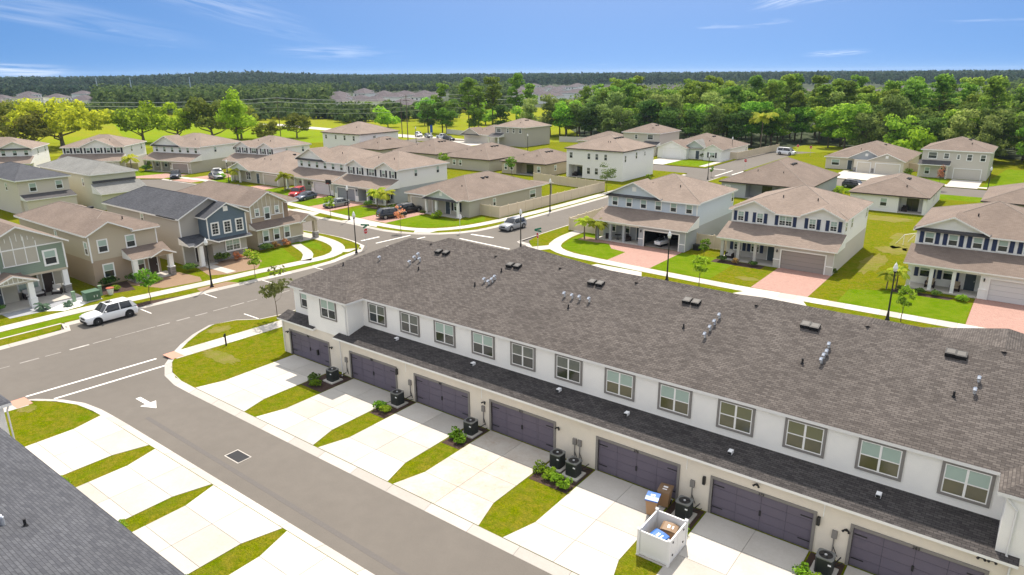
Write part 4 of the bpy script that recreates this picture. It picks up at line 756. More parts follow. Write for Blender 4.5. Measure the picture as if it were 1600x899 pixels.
posts(t, (3.55, 7.55), -2.0, 0, 2.65, white, .5, stone, 1.0); w = MB(); w.box(3.3, 7.8, -2.25, 0, 0, .12, concrete); w.build('porch_floor', t)
# C: slate blue house
t = narrow('house', 'slate blue and grey house with dark shingles and three grid windows on its upper bay', 40.9, 0, 0, 0, 0, 0)
w = MB(); w.box(0, 7.6, .8, 20, 0, 5.75, P_grey); w.build('wall', t); w = MB(); w.box(2.9, 7.6, -.9, .8, 0, 2.9, P_grey); w.build('front_room', t); w = MB(); w.box(2.9, 7.6, -.96, -.9, 0, .95, stone); w.box(2.9, 7.6, -1.0, -.9, .95, 1.03, white); w.build('stone_skirt', t)
w = MB(); w.box(2.4, 7.6, -1.25, .8, 2.95, 5.7, P_navy); w.build('upper_bay', t)
for b6 in ((2.34, 2.46, -1.32, -1.22, 2.9, 5.7), (7.54, 7.66, -1.32, -1.22, 2.9, 5.7), (-.06, .08, .72, .82, 2.8, 5.7), (-.06, .08, .72, .82, 0, 2.7)): MB().box(*b6, white).build('corner_trim', t)
hipr(t, -.4, 8.0, .82, 20.4, 5.85, .5, sh_slate); gabler(t, -.4, 8.0, .2, 5.5, 5.86, .5, sh_slate, P_grey, face=.78); gabler(t, 2.0, 8.0, -1.65, 3.5, 5.78, .52, sh_slate, P_navy, face=-1.27, vent=white)
for xx in (3.35, 5.0, 6.65): window(t, xx, -1.255, 3.55, .85, 1.4, grid=True, glass=(gl_dark, gl_dark), tw=.12)
window(t, 5.6, -.965 , 1.1, 1.9, 1.35, cols=2, grid=True, glass=(gl_blind, gl_grey), tw=.12)
skirt(-.4, 2.9, -1.6, 2.8, .82, 3.55, sh_slate, t); skirt(2.9, 8.0, -1.75, 2.75, -1.22, 3.0, sh_slate, t, name='bay_skirt'); gabler(t, -.45+.6, 3.3, -2.1, .4, 2.75, .42, sh_slate, P_grey, name='porch_gable', face=-1.75)
posts(t, (1.0, ), -1.5, 0, 2.6, white, .5); w = MB(); w.box(.2, 2.9, -1.8, .8, 0, .1, concrete); w.build('porch_floor', t); simple_door(t, 2.0, .795, door_dark)
window(t, -.005, 10, 4.4, .7, 1.0, rad(-90))
w = MB(); w.box(1.0, 2.2, -6.8, -1.9, -.01, .03, concrete); w.build('front_path', t)
# D: beige corner house
t = narrow('house', 'beige corner house with battened gable and arched side porch at the junction', 50.7, 0, 0, 0, 0, 0)
w = MB(); w.box(0, 7.0, 0, 20, 0, 2.9, P_tan); w.box(0, 7.0, -.07, 0, 0, .8, stone); w.box(0, 7.0, -.1, 0, .8, .88, white); w.build('lower_wall', t)
w = MB(); w.box(0, 5.0, 1.1, 20, 2.9, 5.75, P_tan); w.box(5.0, 7.0, 2.8, 20, 2.9, 5.75, P_brown); w.box(0, 5.02, 1.06, 1.1, 3.1, 4.15, P_brown); w.build('upper_wall', t)
w = MB(); w.box(-.06, .08, 1.02, 1.12, 3.1, 5.7, white); w.box(4.93, 5.06, 1.02, 1.12, 3.1, 5.7, white); w.box(-.05, 5.05, 1.0, 1.1, 4.13, 4.2, white)
for k in range(1, 8): w.box(k*.63-.02, k*.63+.02, 1.04, 1.08, 4.2, 6.1+min(k, 8-k)*.2, white)
w.build('battens', t)
hipr(t, -.4, 7.4, 1.12, 20.4, 5.85, .42, sh_tan2, vents=1); skirt(5.35, 7.4, .7, 5.67, 1.13, 5.855, sh_tan2, t, name='eave'); gabler(t, -.42, 5.4, .5, 4.4, 5.87, .56, sh_tan2, P_tan, face=1.05)
window(t, .95, 1.02, 4.35, .6, .95, grid=True, glass=GLW); window(t, 2.45, 1.02, 3.75, .8, 1.6, glass=GLW); window(t, 4.0, 1.02, 4.35, .6, .95, grid=True, glass=GLW)
for xx in (1.2, 2.85, 4.5): window(t, xx, -.075, 1.0, .85, 1.5, glass=GLW)
skirt(-.4, 7.4, -.5, 2.85, 1.12, 3.55, sh_tan2, t)
gabler(t, 6.4, 9.6, -.6, 4.0, 2.75, .62, sh_tan2, P_tan, name='porch_gable', face=-.3); posts(t, (9.2, ), 0, 0, 2.65, P_tan, .5, stone, .9); posts(t, (9.2, ), 3.4, 0, 2.65, P_tan, .5)
window(t, 7.005, 6, 4.3, .7, 1.1, rad(90)); w = MB(); w.box(6.2, 9.5, -.4, 3.6, 0, .1, concrete); w.build('porch_floor', t)
q = MB(); q.tube((-.05, 6, .4), (-.05, 6, 3.0), .05, .05, trim_grey); q.box(-.25, 0, 6.1, 6.5, .9, 1.4, trim_grey); q.build('meter', t)
# A: sage house
t = narrow('house', 'sage green house with white battened gable and furnished porch at the left edge', 19.6, 0, 0, 0, 0, 0)
w = MB(); w.box(0, 8.2, 1.9, 20, 0, 2.9, P_greige); w.box(0, 3.6, 1.0, 1.9, 0, 2.9, P_greige); w.build('lower_wall', t); w = MB(); w.box(0, 8.2, -.1, 20, 2.9, 5.75, P_sage); w.box(-.02, 8.22, -.13, 0, 2.72, 2.95, P_tan); w.build('upper_wall', t)
hipr(t, -.4, 8.6, 2.0, 20.4, 5.85, .42, sh_tan2); gabler(t, -.4, 8.6, -.75, 6.5, 5.87, .5, sh_tan2, P_greige, face=-.12)
w = MB(); w.box(2.6, 5.7, -.16, -.1, 4.1, 5.75, P_greige); w.box(0, 8.2, -.18, -.12, 5.66, 5.78, white); w.box(2.5, 5.8, -.19, -.12, 4.02, 4.12, white); w.box(8.1, 8.24, -.18, -.08, 2.9, 5.7, white)
for k in range(4): w.box(2.58+k*1.03, 2.66+k*1.03, -.2, -.12, 4.1, 6.3+min(k, 3-k)*.6, white)
for k in range(-3, 4): w.box(4.1+k*.5-.03, 4.1+k*.5+.03, -.2, -.12, 6.5, 7.3-abs(k)*.2, white)
w.build('battens', t)
window(t, 1.5, -.105, 3.55, 1.1, 1.45, glass=GLW, tw=.13); window(t, 6.8, -.105, 3.55, 1.1, 1.45, glass=GLW, tw=.13)
window(t, 4.9, 1.895, .8, 1.9, 1.5, cols=1, glass=(gl_refl, gl_blind)); simple_door(t, 6.8, 1.895, door_dark); simple_door(t, 1.7, .995, door_teal)
skirt(-.3, 3.9, -1.6, 2.75, -.1, 3.3, sh_tan2, t); gabler(t, .3, 4.6, -2.6, -.2, 2.8, .4, sh_tan2, P_greige, name='porch_gable', face=-2.3)
w = MB(); w.box(.6, 4.3, -2.36, -2.3, 2.8, 2.88, white)
for k in range(-3, 4): w.box(2.45+k*.42-.03, 2.45+k*.42+.03, -2.38, -2.31, 2.85, 3.45-abs(k)*.17, white)
w.build('gable_truss', t)
posts(t, (3.9, ), -2.0, 0, 2.65, white, .5, white, .9); posts(t, (7.9, ), .15, 0, 2.7, white, .5, stone, 1.0); w = MB(); w.box(0, 8.2, -2.2, 1.9, 0, .12, concrete); w.build('porch_floor', t)
# rear houses behind them (rear faces +x)
t = thing('house', 'cream two storey house with dark shingles behind the tan house, cut by the left edge', 'house', (-134.2, 41.2, 0), rad(90))
w = MB(); w.box(0, 7.8, 0, 22, 0, 5.85, P_beige); w.build('wall', t); hipr(t, -.4, 8.2, -.45, 22.4, 5.95, .42, sh_slate, px=9); window(t, 2.2, -.005, 3.9, 1.0, 1.35, glass=GLW); window(t, 6.2, -.005, 3.9, 1.0, 1.35, glass=GLW)
skirt(.1, 7.9, -2.2, 2.8, .01, 3.5, sh_dark, t); w = MB(); w.box(.3, 7.8, -2.0, 0, 0, 2.7, P_beige); w.build('rear_room', t); window(t, 5, -2.005, 1.0, .5, .9)
window(t, -.005, 5, 3.9, .8, 1.2, rad(-90))
t = thing('house', 'pale green house with light grey shingles between the cream and the slate blue houses', 'house', (-131.6, 51.6, 0), rad(90))
w = MB(); w.box(0, 7.6, 0, 22, 0, 5.85, P_pale); w.build('wall', t); hipr(t, -.4, 8.0, -.45, 22.4, 5.95, .4, sh_grey)
skirt(-.2, 8.2, -3.4, 2.8, .01, 4.3, sh_grey, t); w = MB(); w.box(0, 7.6, -3.0, 0, 0, 2.75, P_pale); w.box(.1, 7.5, -.08, 0, 4.35, 4.75, sh_dark); w.build('rear_room', t); window(t, -.005, 3.5, 3.7, .7, 1.3, rad(-90))
t = thing('garage', 'small cream garage with brown roof peeping in at the left edge', 'garage', (-104, 22.2, 0), rad(90))
w = MB(); w.box(0, 7, 0, 7, 0, 2.8, P_cream); w.build('wall', t); hipr(t, -.4, 7.4, -.4, 7.4, 2.9, .36, sh_tan2)
# --- single storey and plain two storey houses
def house_1(label, x, y, W, D, rz=0, wall=P_greige, roof=sh_tan2, lanai=None, trim=white, vents=2, wins=(), eave=2.85, group=None, p=.36):
    t = thing('house', label, 'house', (x, y, 0), rz, group); w = MB()
    if lanai:
        a, b, dp = lanai; w.box(0, a, 0, D, 0, eave-.03, wall); w.box(b, W, 0, D, 0, eave-.03, wall); w.box(a, b, dp, D, 0, eave-.03, wall)
        fl = MB(); fl.box(a, b, 0, dp, 0, .08, concrete); fl.build('lanai_floor', t); sd = MB(); sd.box((a+b)/2-.9, (a+b)/2+.9, dp-.05, dp, .1, 2.15, gl_dark); sd.box((a+b)/2-.04, (a+b)/2+.04, dp-.07, dp-.05, .1, 2.15, trim); sd.build('sliding_door', t)
    else: w.box(0, W, 0, D, 0, eave-.03, wall)
    w.build('wall', t); hipr(t, -.4, W+.4, -.4, D+.4, eave, p, roof, vents=vents, trim=trim)
    for xx, zz, ww, hh, side in wins:
        if side == 'f': window(t, xx, -.005, zz, ww, hh)
        elif side == 'r': window(t, W+.005, xx, zz, ww, hh, rad(90))
    return t
dk = mat('dark_gutter', (.05, .04, .038), .5)
# N corner bungalow
t = house_1('greige corner bungalow with gabled porch beside the tan vinyl fence', -86.3, 83.6, 14, 20.5, wall=P_greige, vents=2, wins=((6.5, 1.0, .7, 1.2, 'r'), (17.6, .8, 1.7, 1.4, 'r')))
sectional_door(t, .9, 4.88, 2.2, 0, gd_taupe, cols=1, rows=4, trim=white, hardware=False, seam=gd_taupe)
gabler(t, 5.5, 13.2, -2.0, 4.5, 2.87, .4, sh_tan2, P_mint, face=-1.6, pent=sh_dark, vent=white); posts(t, (5.9, 8.2, 12.9), -1.5, 0, 2.7, white, .34); w = MB(); w.box(5.6, 13.1, -1.8, 0, 0, .1, concrete); w.build('porch_floor', t)
simple_door(t, 9.4, -.005, door_teal); window(t, 11.3, -.005, .8, 1.1, 1.4, shut=shut_black); window(t, 6.8, -.005, .8, .6, 1.4); skirt(9, 14.2, 20.4, 2.8, 24.2, 2.75, sh_tan2, t, name='lanai_roof'); posts(t, (13.9, ), 23.8, 0, 2.7, P_greige, .2)
# K
t = house_1('low house with blue-grey garage door and teal front door left of the red vehicle', -143.6, 85.2, 18, 18, wall=P_greige, roof=sh_tan, vents=1)
sectional_door(t, 12.4, 4.88, 2.2, 0, gd_grey, cols=1, rows=4, trim=white, hardware=False, seam=gd_grey); gabler(t, 1.6, 9.6, -1.6, 4.5, 2.87, .4, sh_tan, P_mint, face=-1.2); posts(t, (2.0, 5.2), -1.1, 0, 2.7, white, .3); simple_door(t, 10.4, -.005, door_teal); window(t, 6.8, -.005, .6, 1.6, 1.6, cols=2, glass=(gl_dark, gl_dark))
# rear row
for xx, yy, ww, dd, lb, vv in ((-156.5, 129, 13.5, 16, 'low taupe roofed house, leftmost of the rear row behind the white house', 2), (-138.2, 129.5, 15.5, 17, 'low taupe roofed house, second from the left in the rear row', 3), (-118.8, 127.6, 15, 18, 'low house of the rear row with a young tree before its grey wall', 3)):
    house_1(lb, xx, yy, ww, dd, wall=P_greige, trim=dk, vents=vv, wins=((4, 1.0, .8, 1.2, 'f'), (6, 1.0, .8, 1.2, 'f')))
t = house_1('low beige house with dark gutters left of the plain white two storey house', -100.6, 128.4, 12.4, 16, wall=P_tan, trim=dk, lanai=(4.2, 9.2, 2), vents=3, wins=((1.2, .9, .8, 1.2, 'f'), (2.9, .9, .8, 1.2, 'f'), (10.6, .9, .8, 1.2, 'f'), (4, 1, .7, 1.2, 'r')))
def box2(label, x, y, W, D, wall, roof=sh_tan, trim=white, wins=(), eave=6.0, lanai=None, vents=2, rz=0):
    t = thing('house', label, 'house', (x, y, 0), rz); w = MB()
    if lanai: a, b, dp = lanai; w.box(0, a, 0, D, 0, 2.8, wall); w.box(b, W, 0, D, 0, 2.8, wall); w.box(a, b, dp, D, 0, 2.8, wall); w.box(0, W, 0, D, 2.8, eave-.03, wall); fl = MB(); fl.box(a, b, 0, dp, 0, .08, concrete); fl.build('lanai_floor', t); sd = MB(); sd.box(a+.8, b-.8, dp-.05, dp, .1, 2.15, gl_dark); sd.build('sliding_door', t)
    else: w.box(0, W, 0, D, 0, eave-.03, wall)
    w.build('wall', t); hipr(t, -.4, W+.4, -.4, D+.4, eave, .36, roof, vents=vents, trim=trim)
    for xx, zz, ww, hh, side in wins:
        if side == 'f': window(t, xx, -.005, zz, ww, hh, glass=(gl_grey, gl_dark))
        elif side == 'r': window(t, W+.005, xx, zz, ww, hh, rad(90), glass=(gl_grey, gl_dark))
    return t
box2('plain white two storey house with hip roof and lanai at its left corner', -84.8, 131.8, 14.2, 14.5, P_white, trim=dk, eave=6.4, lanai=(.6, 4.2, 2.4), vents=4,
     wins=((1.2, 4.2, .85, 1.3, 'f'), (5.8, 4.2, .75, 1.3, 'f'), (7.8, 4.2, .75, 1.3, 'f'), (10, 4.2, .75, 1.3, 'f'), (5.8, 1.0, .85, 1.4, 'f'), (7.8, 1.0, .85, 1.4, 'f'), (1.0, 4.0, .7, 1.4, 'r'), (6, 4.3, .7, 1.4, 'r'), (10, 4.6, .5, .9, 'r')))
box2('white two storey hip roofed house at the edge of the yellow field', -172.6, 133.5, 16.6, 15, P_white, trim=dk, vents=2, wins=((1.6, 4.1, .8, 1.2, 'f'), (6, 4.1, .8, 1.2, 'f'), (10, 4, .9, 1.4, 'f'), (14, 4, .9, 1.4, 'f'), (5.5, 4.6, 1.1, .6, 'r')))
t = box2('grey two storey house at the end of the rear street before the trees', -142.6, 178.6, 12, 14, P_grey, wins=((1.6, 4.2, 1.7, 1.2, 'f'), (5.2, 4.2, .8, 1.3, 'f'), (7.6, 4.2, .9, 1.4, 'f'), (10.2, 4.2, .9, 1.4, 'f'))); skirt(-1, 3.8, -3, 2.9, 0, 3.9, sh_dark, t); posts(t, (-.6, 3.4), -2.6, 0, 2.8, white)
t = box2('beige two storey house behind the plain white one, near the wood', -97.5, 181.5, 11.5, 13, P_cream, roof=sh_tan2, wins=((4.2, 4.2, .8, 1.2, 'f'), (8.6, 4.2, 1.7, 1.3, 'f'))); skirt(7, 11.8, -2.6, 2.9, 0, 3.7, sh_dark, t); posts(t, (11.2, ), -2.2, 0, 2.8, P_cream, .6)
t = box2('peach two storey house on the right with pale garage door beside the wood', -20.9, 175.8, 12.4, 13.5, P_cream, roof=sh_tan2, wins=((2.0, 4.1, 1.6, 1.3, 'f'), (4.6, 4.2, .9, 1.1, 'f'), (6.8, 4.2, .5, .9, 'f'), (8.8, 4.0, .9, 1.3, 'f'), (11.2, 4.0, .9, 1.3, 'f')))
sectional_door(t, 6.4, 4.88, 2.2, -.01, gd_white, cols=1, rows=4, trim=white, hardware=False, seam=gd_white); skirt(-.4, 5.6, -1.6, 2.9, 0, 3.7, sh_dark, t); posts(t, (.0, 5.2), -1.3, 0, 2.8, P_cream); simple_door(t, 4.4, -.005); window(t, 1.4, -.005, .7, .9, 1.4); 
t = house_1('low house with two cream garage doors and two grey gables before the wood', -41.2, 178.9, 17, 20, wall=P_beige, roof=sh_tan2, vents=1, wins=((2.2, .9, 1.7, 1.3, 'f'),))
gabler(t, 5.0, 13.2, -2.2, 5.5, 2.95, .5, sh_tan2, P_bluegrey, face=-1.9, vent=white); gabler(t, 9.6, 17.4, -3.3, 4.5, 2.9, .42, sh_tan2, P_greige, face=-2.9, vent=white); w = MB(); w.box(6.8, 17, -2.8, 0, 0, 2.8, P_beige); w.box(6.8, 7.4, -2.9, -2.8, 0, 1, stone); w.box(10.6, 11.1, -2.9, -2.8, 0, 1, stone); w.build('garage_wall', t)
sectional_door(t, 7.6, 2.7, 2.2, -2.81, gd_white, cols=1, rows=4, trim=white, hardware=False, seam=gd_white); sectional_door(t, 11.4, 4.88, 2.2, -2.81, gd_white, cols=1, rows=4, trim=white, hardware=False, seam=gd_white); simple_door(t, 5.4, -.005)
t = house_1('low white house with shuttered window and gable at the far junction', -84, 178.5, 17.5, 19, wall=P_white, roof=sh_tan2, vents=2, wins=((17.6, 1, .6, 1.2, 'r'),))
gabler(t, 6.4, 13.0, -.5, 5, 2.95, .62, sh_grey, P_mint, face=0, pent=sh_dark); gabler(t, -.3, 8.6, -2.6, 4, 2.9, .42, sh_tan2, P_white, face=-2.2); gabler(t, 12.4, 17.9, -1.5, 4, 2.9, .5, sh_tan2, P_white, face=-1.1); MB().box(0, 8.3, -2.1, 0, 0, 2.75, P_white).build('garage_wall', t); MB().box(12.7, 17.5, -1, 0, 0, 2.75, P_white).build('front_room', t)
sectional_door(t, 1.7, 4.88, 2.2, -2.11, gd_white, cols=1, rows=4, trim=white, hardware=False, seam=gd_white); window(t, 15, -1.005, .8, 1.5, 1.3, cols=2, shut=shut_black); simple_door(t, 10.6, -.005, door_teal)
t = house_1('low white house adjoining the grey two storey house before the trees', -158, 181, 14, 16, wall=P_cream, roof=sh_tan2, vents=1); gabler(t, -.5, 8, -1.5, 4.5, 2.9, .5, sh_tan2, P_grey, face=-1.1, pent=sh_dark)
t = house_1('brown hip roofed low house with dark gutters and shaded lanai behind the navy-shuttered house', -47, 126.8, 15.5, 21, wall=P_bluegrey, trim=dk, lanai=(4.6, 10.8, 2.6), vents=3, roof=sh_tan2, wins=((1.2, .9, .9, 1.2, 'f'), (12, 1, 1.6, 1.0, 'f'), (4, 1, .7, 1.2, 'r')), p=.44)
t = house_1('low white house with corner lanai and black chair, in the rear gap between houses', -24.8, 127.5, 11.4, 17.5, wall=P_white, trim=dk, lanai=(7.4, 10.9, 2.4), vents=2, roof=sh_tan2, wins=((1.0, 1.2, .9, .7, 'f'), (5.2, .9, 1.0, 1.3, 'f'), (8.5, 1, .7, 1.6, 'r'), (11, 1.4, .6, .8, 'r'))); posts(t, (11.1, ), .15, 0, 2.8, P_white)
t = house_1('brown roofed low house cut by the right edge of the photo', -6, 129.6, 16, 16, wall=P_greige, trim=dk, vents=1)
t = house_1('low house tucked behind the plain white house, roof only in view', -113, 182, 14, 13, wall=P_cream, roof=sh_tan2, vents=2)

# ================================================================== VEGETATION
def leaves(blobs, n, size, seed, flat=.0, shell=.62, droop=0):
    """numpy cloud of small diamond leaves in the outer shell of several lobes"""
    g = np.random.RandomState(seed); vol = np.array([b[3]*b[4]*b[5] for b in blobs])**.67; pick = g.choice(len(blobs), n, p=vol/vol.sum()); B = np.array(blobs)[pick]
    d = g.normal(size=(n, 3)); d /= np.linalg.norm(d, axis=1)[:, None]; d[:, 2] = np.where(d[:, 2] < -.3, d[:, 2]*.4, d[:, 2])
    r = shell+(1-shell)*g.rand(n, 1)**.7+g.normal(0, .05, (n, 1)); c = B[:, :3]+d*r*B[:, 3:6]
    nn = d+g.normal(0, .55, (n, 3)); nn[:, 2] += .35; nn /= np.linalg.norm(nn, axis=1)[:, None]
    a = np.cross(nn, g.normal(size=(n, 3))); a /= np.linalg.norm(a, axis=1)[:, None]; b = np.cross(nn, a)
    s = size*(.6+.8*g.rand(n, 1)); b2 = b*s*(.45+.3*g.rand(n, 1)); a2 = a*s
    tip = np.zeros((n, 3)); tip[:, 2] = -droop*s[:, 0]
    V = np.stack([c-a2, c+b2, c+a2+tip, c-b2], 1).reshape(-1, 3)
    return V
def quads_mesh(name, V, m):
    me = bpy.data.meshes.new(name); n = len(V)//4; me.vertices.add(n*4); me.vertices.foreach_set('co', V.astype('f').ravel()); me.loops.add(n*4); me.loops.foreach_set('vertex_index', np.arange(n*4, dtype='i'))
    me.polygons.add(n); me.polygons.foreach_set('loop_start', np.arange(0, n*4, 4, dtype='i')); me.materials.append(m); me.update(calc_edges=True); return me
def lobes(seed, n, cx, cz, rx, rz, s0, s1, top=False):
    g = random.Random(seed); o = []
    for k in range(n):
        a = g.random()*6.283; q = g.random()**.5; z = cz+(g.random()*2-1)*rz*(.9 if not top else .7); s = g.uniform(s0, s1)
        kk = math.sqrt(max(0.05, 1-((z-cz)/(rz*1.15))**2)); o.append((cx+math.cos(a)*rx*q*kk, math.sin(a)*rx*q*kk, z, s, s, s*.72))
    return o
def trunk_mesh(name, h, r, seed, branches, m=bark, lean=.05):
    g = random.Random(seed); q = MB(); pts = [(0, 0, -.2)]
    for k in range(1, 6): pts.append((g.uniform(-1, 1)*lean*h*k/5, g.uniform(-1, 1)*lean*h*k/5, h*k/5))
    for k in range(5): q.tube(pts[k], pts[k+1], r*(1-.16*k), r*(1-.16*(k+1)), m, 7)
    for (z, l, up) in branches:
        a = g.random()*6.283; k = min(4, int(z*5)); p = [pts[k][i]+(pts[k+1][i]-pts[k][i])*(z*5-k) for i in range(3)]
        e1 = (p[0]+math.cos(a)*l*.5, p[1]+math.sin(a)*l*.5, p[2]+up*.35); e2 = (p[0]+math.cos(a+.3)*l, p[1]+math.sin(a+.3)*l, p[2]+up)
        q.tube(p, e1, r*.42, r*.3, m, 5); q.tube(e1, e2, r*.3, r*.12, m, 5)
    return q.data(name)
TREES = {}
def species(key, trunk, crown): TREES[key] = (trunk, crown)
for k in range(3):
    species('pine%d' % k, trunk_mesh('trunk', 17, .28, 10+k, [(.55+.05*i, 3.2, 1.0) for i in range(7)], lean=.02), quads_mesh('crown', leaves(lobes(20+k, 22, 0, 13.6, 3.0, 5.6, 1.0, 1.9), 2300, .38, 30+k), lf_pine))
    species('broad%d' % k, trunk_mesh('trunk', 9, .3, 40+k, [(.4+.1*i, 3.6, 2.2) for i in range(6)]), quads_mesh('crown', leaves(lobes(50+k, 24, 0, 8.0, 4.2, 4.8, 1.4, 2.5), 2500, .4, 60+k), (lf_mid, lf_dark, lf_mid)[k]))
species('bush', trunk_mesh('trunk', 3, .15, 3, [(.5, 1.5, 1)]), quads_mesh('crown', leaves(lobes(77, 10, 0, 3.2, 2.6, 2.4, 1.2, 1.9), 1000, .36, 78), lf_lime))
species('willow', trunk_mesh('trunk', 8, .3, 5, [(.5+.1*i, 3.5, 2.5) for i in range(5)]), quads_mesh('crown', leaves(lobes(79, 18, 0, 8.5, 4.8, 5.5, 1.8, 2.9), 2200, .42, 80, droop=.8), leafmat('leaf_greygreen', [(.11, .165, .045), (.17, .24, .06), (.24, .31, .08)])))
species('oak0', trunk_mesh('trunk', 6, .75, 8, [(.35+.08*i, 8+1.5*(i % 3), 3.2) for i in range(8)], bark_pale), quads_mesh('crown', leaves(lobes(81, 60, 0, 9.4, 13.5, 4.6, 2.0, 3.3), 7500, .5, 82), lf_oak))
species('oak1', trunk_mesh('trunk', 5, .5, 9, [(.35+.1*i, 5.5, 2.6) for i in range(6)], bark_pale), quads_mesh('crown', leaves(lobes(83, 24, 0, 7.6, 7.0, 3.8, 1.8, 2.7), 3000, .46, 84), lf_oak))
species('oak2', TREES['oak1'][0], quads_mesh('crown', leaves(lobes(85, 24, 0, 7.2, 7.0, 4.0, 1.8, 2.7), 3000, .46, 86), leafmat('leaf_olive', [(.10, .14, .022), (.17, .21, .03), (.25, .27, .045)])))
species('lime', trunk_mesh('trunk', 12, .35, 11, [(.3+.1*i, 3.2, 2) for i in range(6)]), quads_mesh('crown', leaves([(0, 0, 14.5, 1.8, 1.8, 2.4), (1, .5, 12, 3, 3, 2.6), (-1, -.6, 10.5, 3.6, 3.6, 2.6), (1.2, -1, 8, 4.4, 4.2, 2.8), (-1.6, 1, 6.5, 4.6, 4.4, 2.6)]+lobes(87, 12, 0, 8, 4.2, 5, 1.2, 2), 3200, .42, 88), lf_lime))
def tree(key, x, y, s=1.0, rz=None, label=None, cat='tree', group=None, name=None, sz=None):
    t = thing(name or {'p': 'pine_tree', 'o': 'oak_tree'}.get(key[0], 'tree'), label, cat, (x, y, 0), R.random()*6.28 if rz is None else rz, group); t.scale = (s, s, sz or s)
    inst('trunk', TREES[key][0], t); inst('crown', TREES[key][1], t); return t
tree('oak0', -259, 95, 1.08, label='great spreading oak with yellow green crown beyond the white houses at the left', sz=1.02)
tree('oak2', -250, 82, 1.0, label='darker olive oak behind and right of the great yellow oak'); tree('oak2', -285, 84, 1.3, label='green oak at the far left edge behind the wires')
tree('oak1', -252, 118, 1.2, label='rounded yellow oak, left of the pair in the paddock'); tree('oak1', -243, 126, 1.15, label='rounded yellow oak, right of the pair in the paddock', rz=2)
tree('oak2', -233, 133, 1.25, label='dense olive tree between the yellow oaks and the lime green one'); tree('oak2', -236, 146, .95, label='grey green bushy tree right behind the olive tree')
tree('lime', -214, 131, 1.1, label='tall bright lime green tree rising above the wires'); tree('oak2', -212, 141, .62, label='small thin brownish tree at the foot of the lime green one'); tree('oak2', -222, 160, .72, label='dark shrubby tree beside the wooden pole')
tree('bush', -300, 262, 1.5, label='lone round lime bush in the yellow field'); tree('bush', -232, 215, 1.7, label='round yellow green tree left of the field poles'); tree('broad0', -226, 232, .8, label='green tree between the two field poles'); tree('broad1', -214, 236, .85, label='dark green tree right of the field poles')
tree('bush', -205, 250, 2.0, label='pale bushy tree behind the field poles'); tree('broad2', -240, 250, .9, label='mid green tree far behind the field poles')
for i, (x, y, s, k) in enumerate(((-192, 207, 1.05, 0), (-184, 214, 1.15, 1), (-175, 218, 1.2, 2), (-171, 228, 1.25, 0), (-186, 222, 1.0, 2), (-163, 226, 1.02, 1))):
    tree('pine%d' % k, x, y, s*.92, label=['leftmost tall pine of the clump above the parked cars', 'second tall pine of the clump above the parked cars', 'tall pine in the middle of the clump, bare lower trunk', 'tallest pine of the clump, right of the middle', 'pine at the back of the clump above the parked cars', 'rightmost pine of the clump above the parked cars'][i])
for x, y, s, k in ((-196, 203, .85, 'broad1'), (-188, 205, .8, 'broad0'), (-178, 210, .75, 'broad2'), (-168, 214, .8, 'broad1'), (-160, 218, .85, 'broad0'), (-154, 214, .9, 'willow'), (-147, 217, 1.0, 'willow')): tree(k, x, y, s, label='leafy undergrowth tree filling the clump of tall pines', group='leafy trees under the pine clump')
# the wood behind the houses
front = [(-150, 222), (-140, 214), (-128, 212), (-118, 207), (-104, 214), (-92, 214), (-80, 206), (-70, 212), (-58, 236), (-44, 214), (-30, 210), (-14, 206), (0, 204), (14, 200), (30, 194), (55, 190), (80, 186)]
def fy(x):
    for (a, b), (c, d) in zip(front, front[1:]):
        if a <= x <= c: return b+(d-b)*(x-a)/(c-a)
    return 200
rr = random.Random(5); cnt = 0; kinds = ['broad0', 'broad1', 'broad2', 'willow', 'pine0', 'pine1', 'pine2']
WL = {'p': ('pine tree standing tall in the wood behind the houses', 'pines of the wood'), 'b': ('leafy broadleaf tree in the wood behind the houses', 'broadleaf trees of the wood'), 'w': ('soft grey green tree in the wood behind the houses', 'grey green trees of the wood')}
for row_ in range(8):
    x = -150+rr.random()*4
    while x < 62+row_*3 and cnt < 285:
        y = fy(x)+3+row_*7.2+rr.uniform(-2.5, 2.5)
        if math.degrees(math.atan2(x, y)) < 14 and not (-64 < x < -54 and y < 236):
            k = rr.choice(kinds[:4]) if row_ < 2 else rr.choice(kinds if row_ < 4 else kinds[3:])
            lb, gp = WL[k[0]]; tree(k, x, y, rr.uniform(.75, 1.08) if k[0] != 'p' else rr.uniform(.8, 1.1), label=lb, group=gp); cnt += 1
        x += rr.uniform(5.5, 9)
tree('willow', 6, 205, 1.25, label='large grey green oak like tree at the right edge of the wood'); tree('bush', -28, 207, 1.6, label='bright lime bush in front of the wood between the two right houses')
def mass(name, label, pts, m, n=30, size=2.6, seed=1, rx=5, rz=6):
    g = np.random.RandomState(seed); V = []
    for (x, y, h, s) in pts:
        r = rx*s; b = [(x+g.uniform(-.5, .5)*r, y+g.uniform(-.5, .5)*r, h*g.uniform(.5, .86), r*.62, r*.62, h*.26) for _ in range(3)]+[(x, y, h*.35, r*.8, r*.8, h*.35)]
        V.append(leaves(b, n, size*s, g.randint(1 << 30), shell=.7))
    o = inst(name, quads_mesh(name, np.concatenate(V), m)); return tag(o, label, 'wood', kind='stuff')
g = random.Random(9); pts = []
for row_ in range(30):
    x = -170-row_*3
    while x < 130+row_*10:
        y = 262+row_*9+g.uniform(-4, 4)+max(0, -(x+60))*.05
        a = math.degrees(math.atan2(x, y))
        if a < 16 and a > -33 and y < 262+(190 if a < -16 else 120): pts.append((x, y, g.uniform(11, 15.5), g.uniform(.7, 1.1)))
        x += g.uniform(8, 12)
mass('deep_wood', 'unbroken green treetops of the wood reaching back behind the first rows', pts, lf_pine, 150, .75, 3, 4.6)
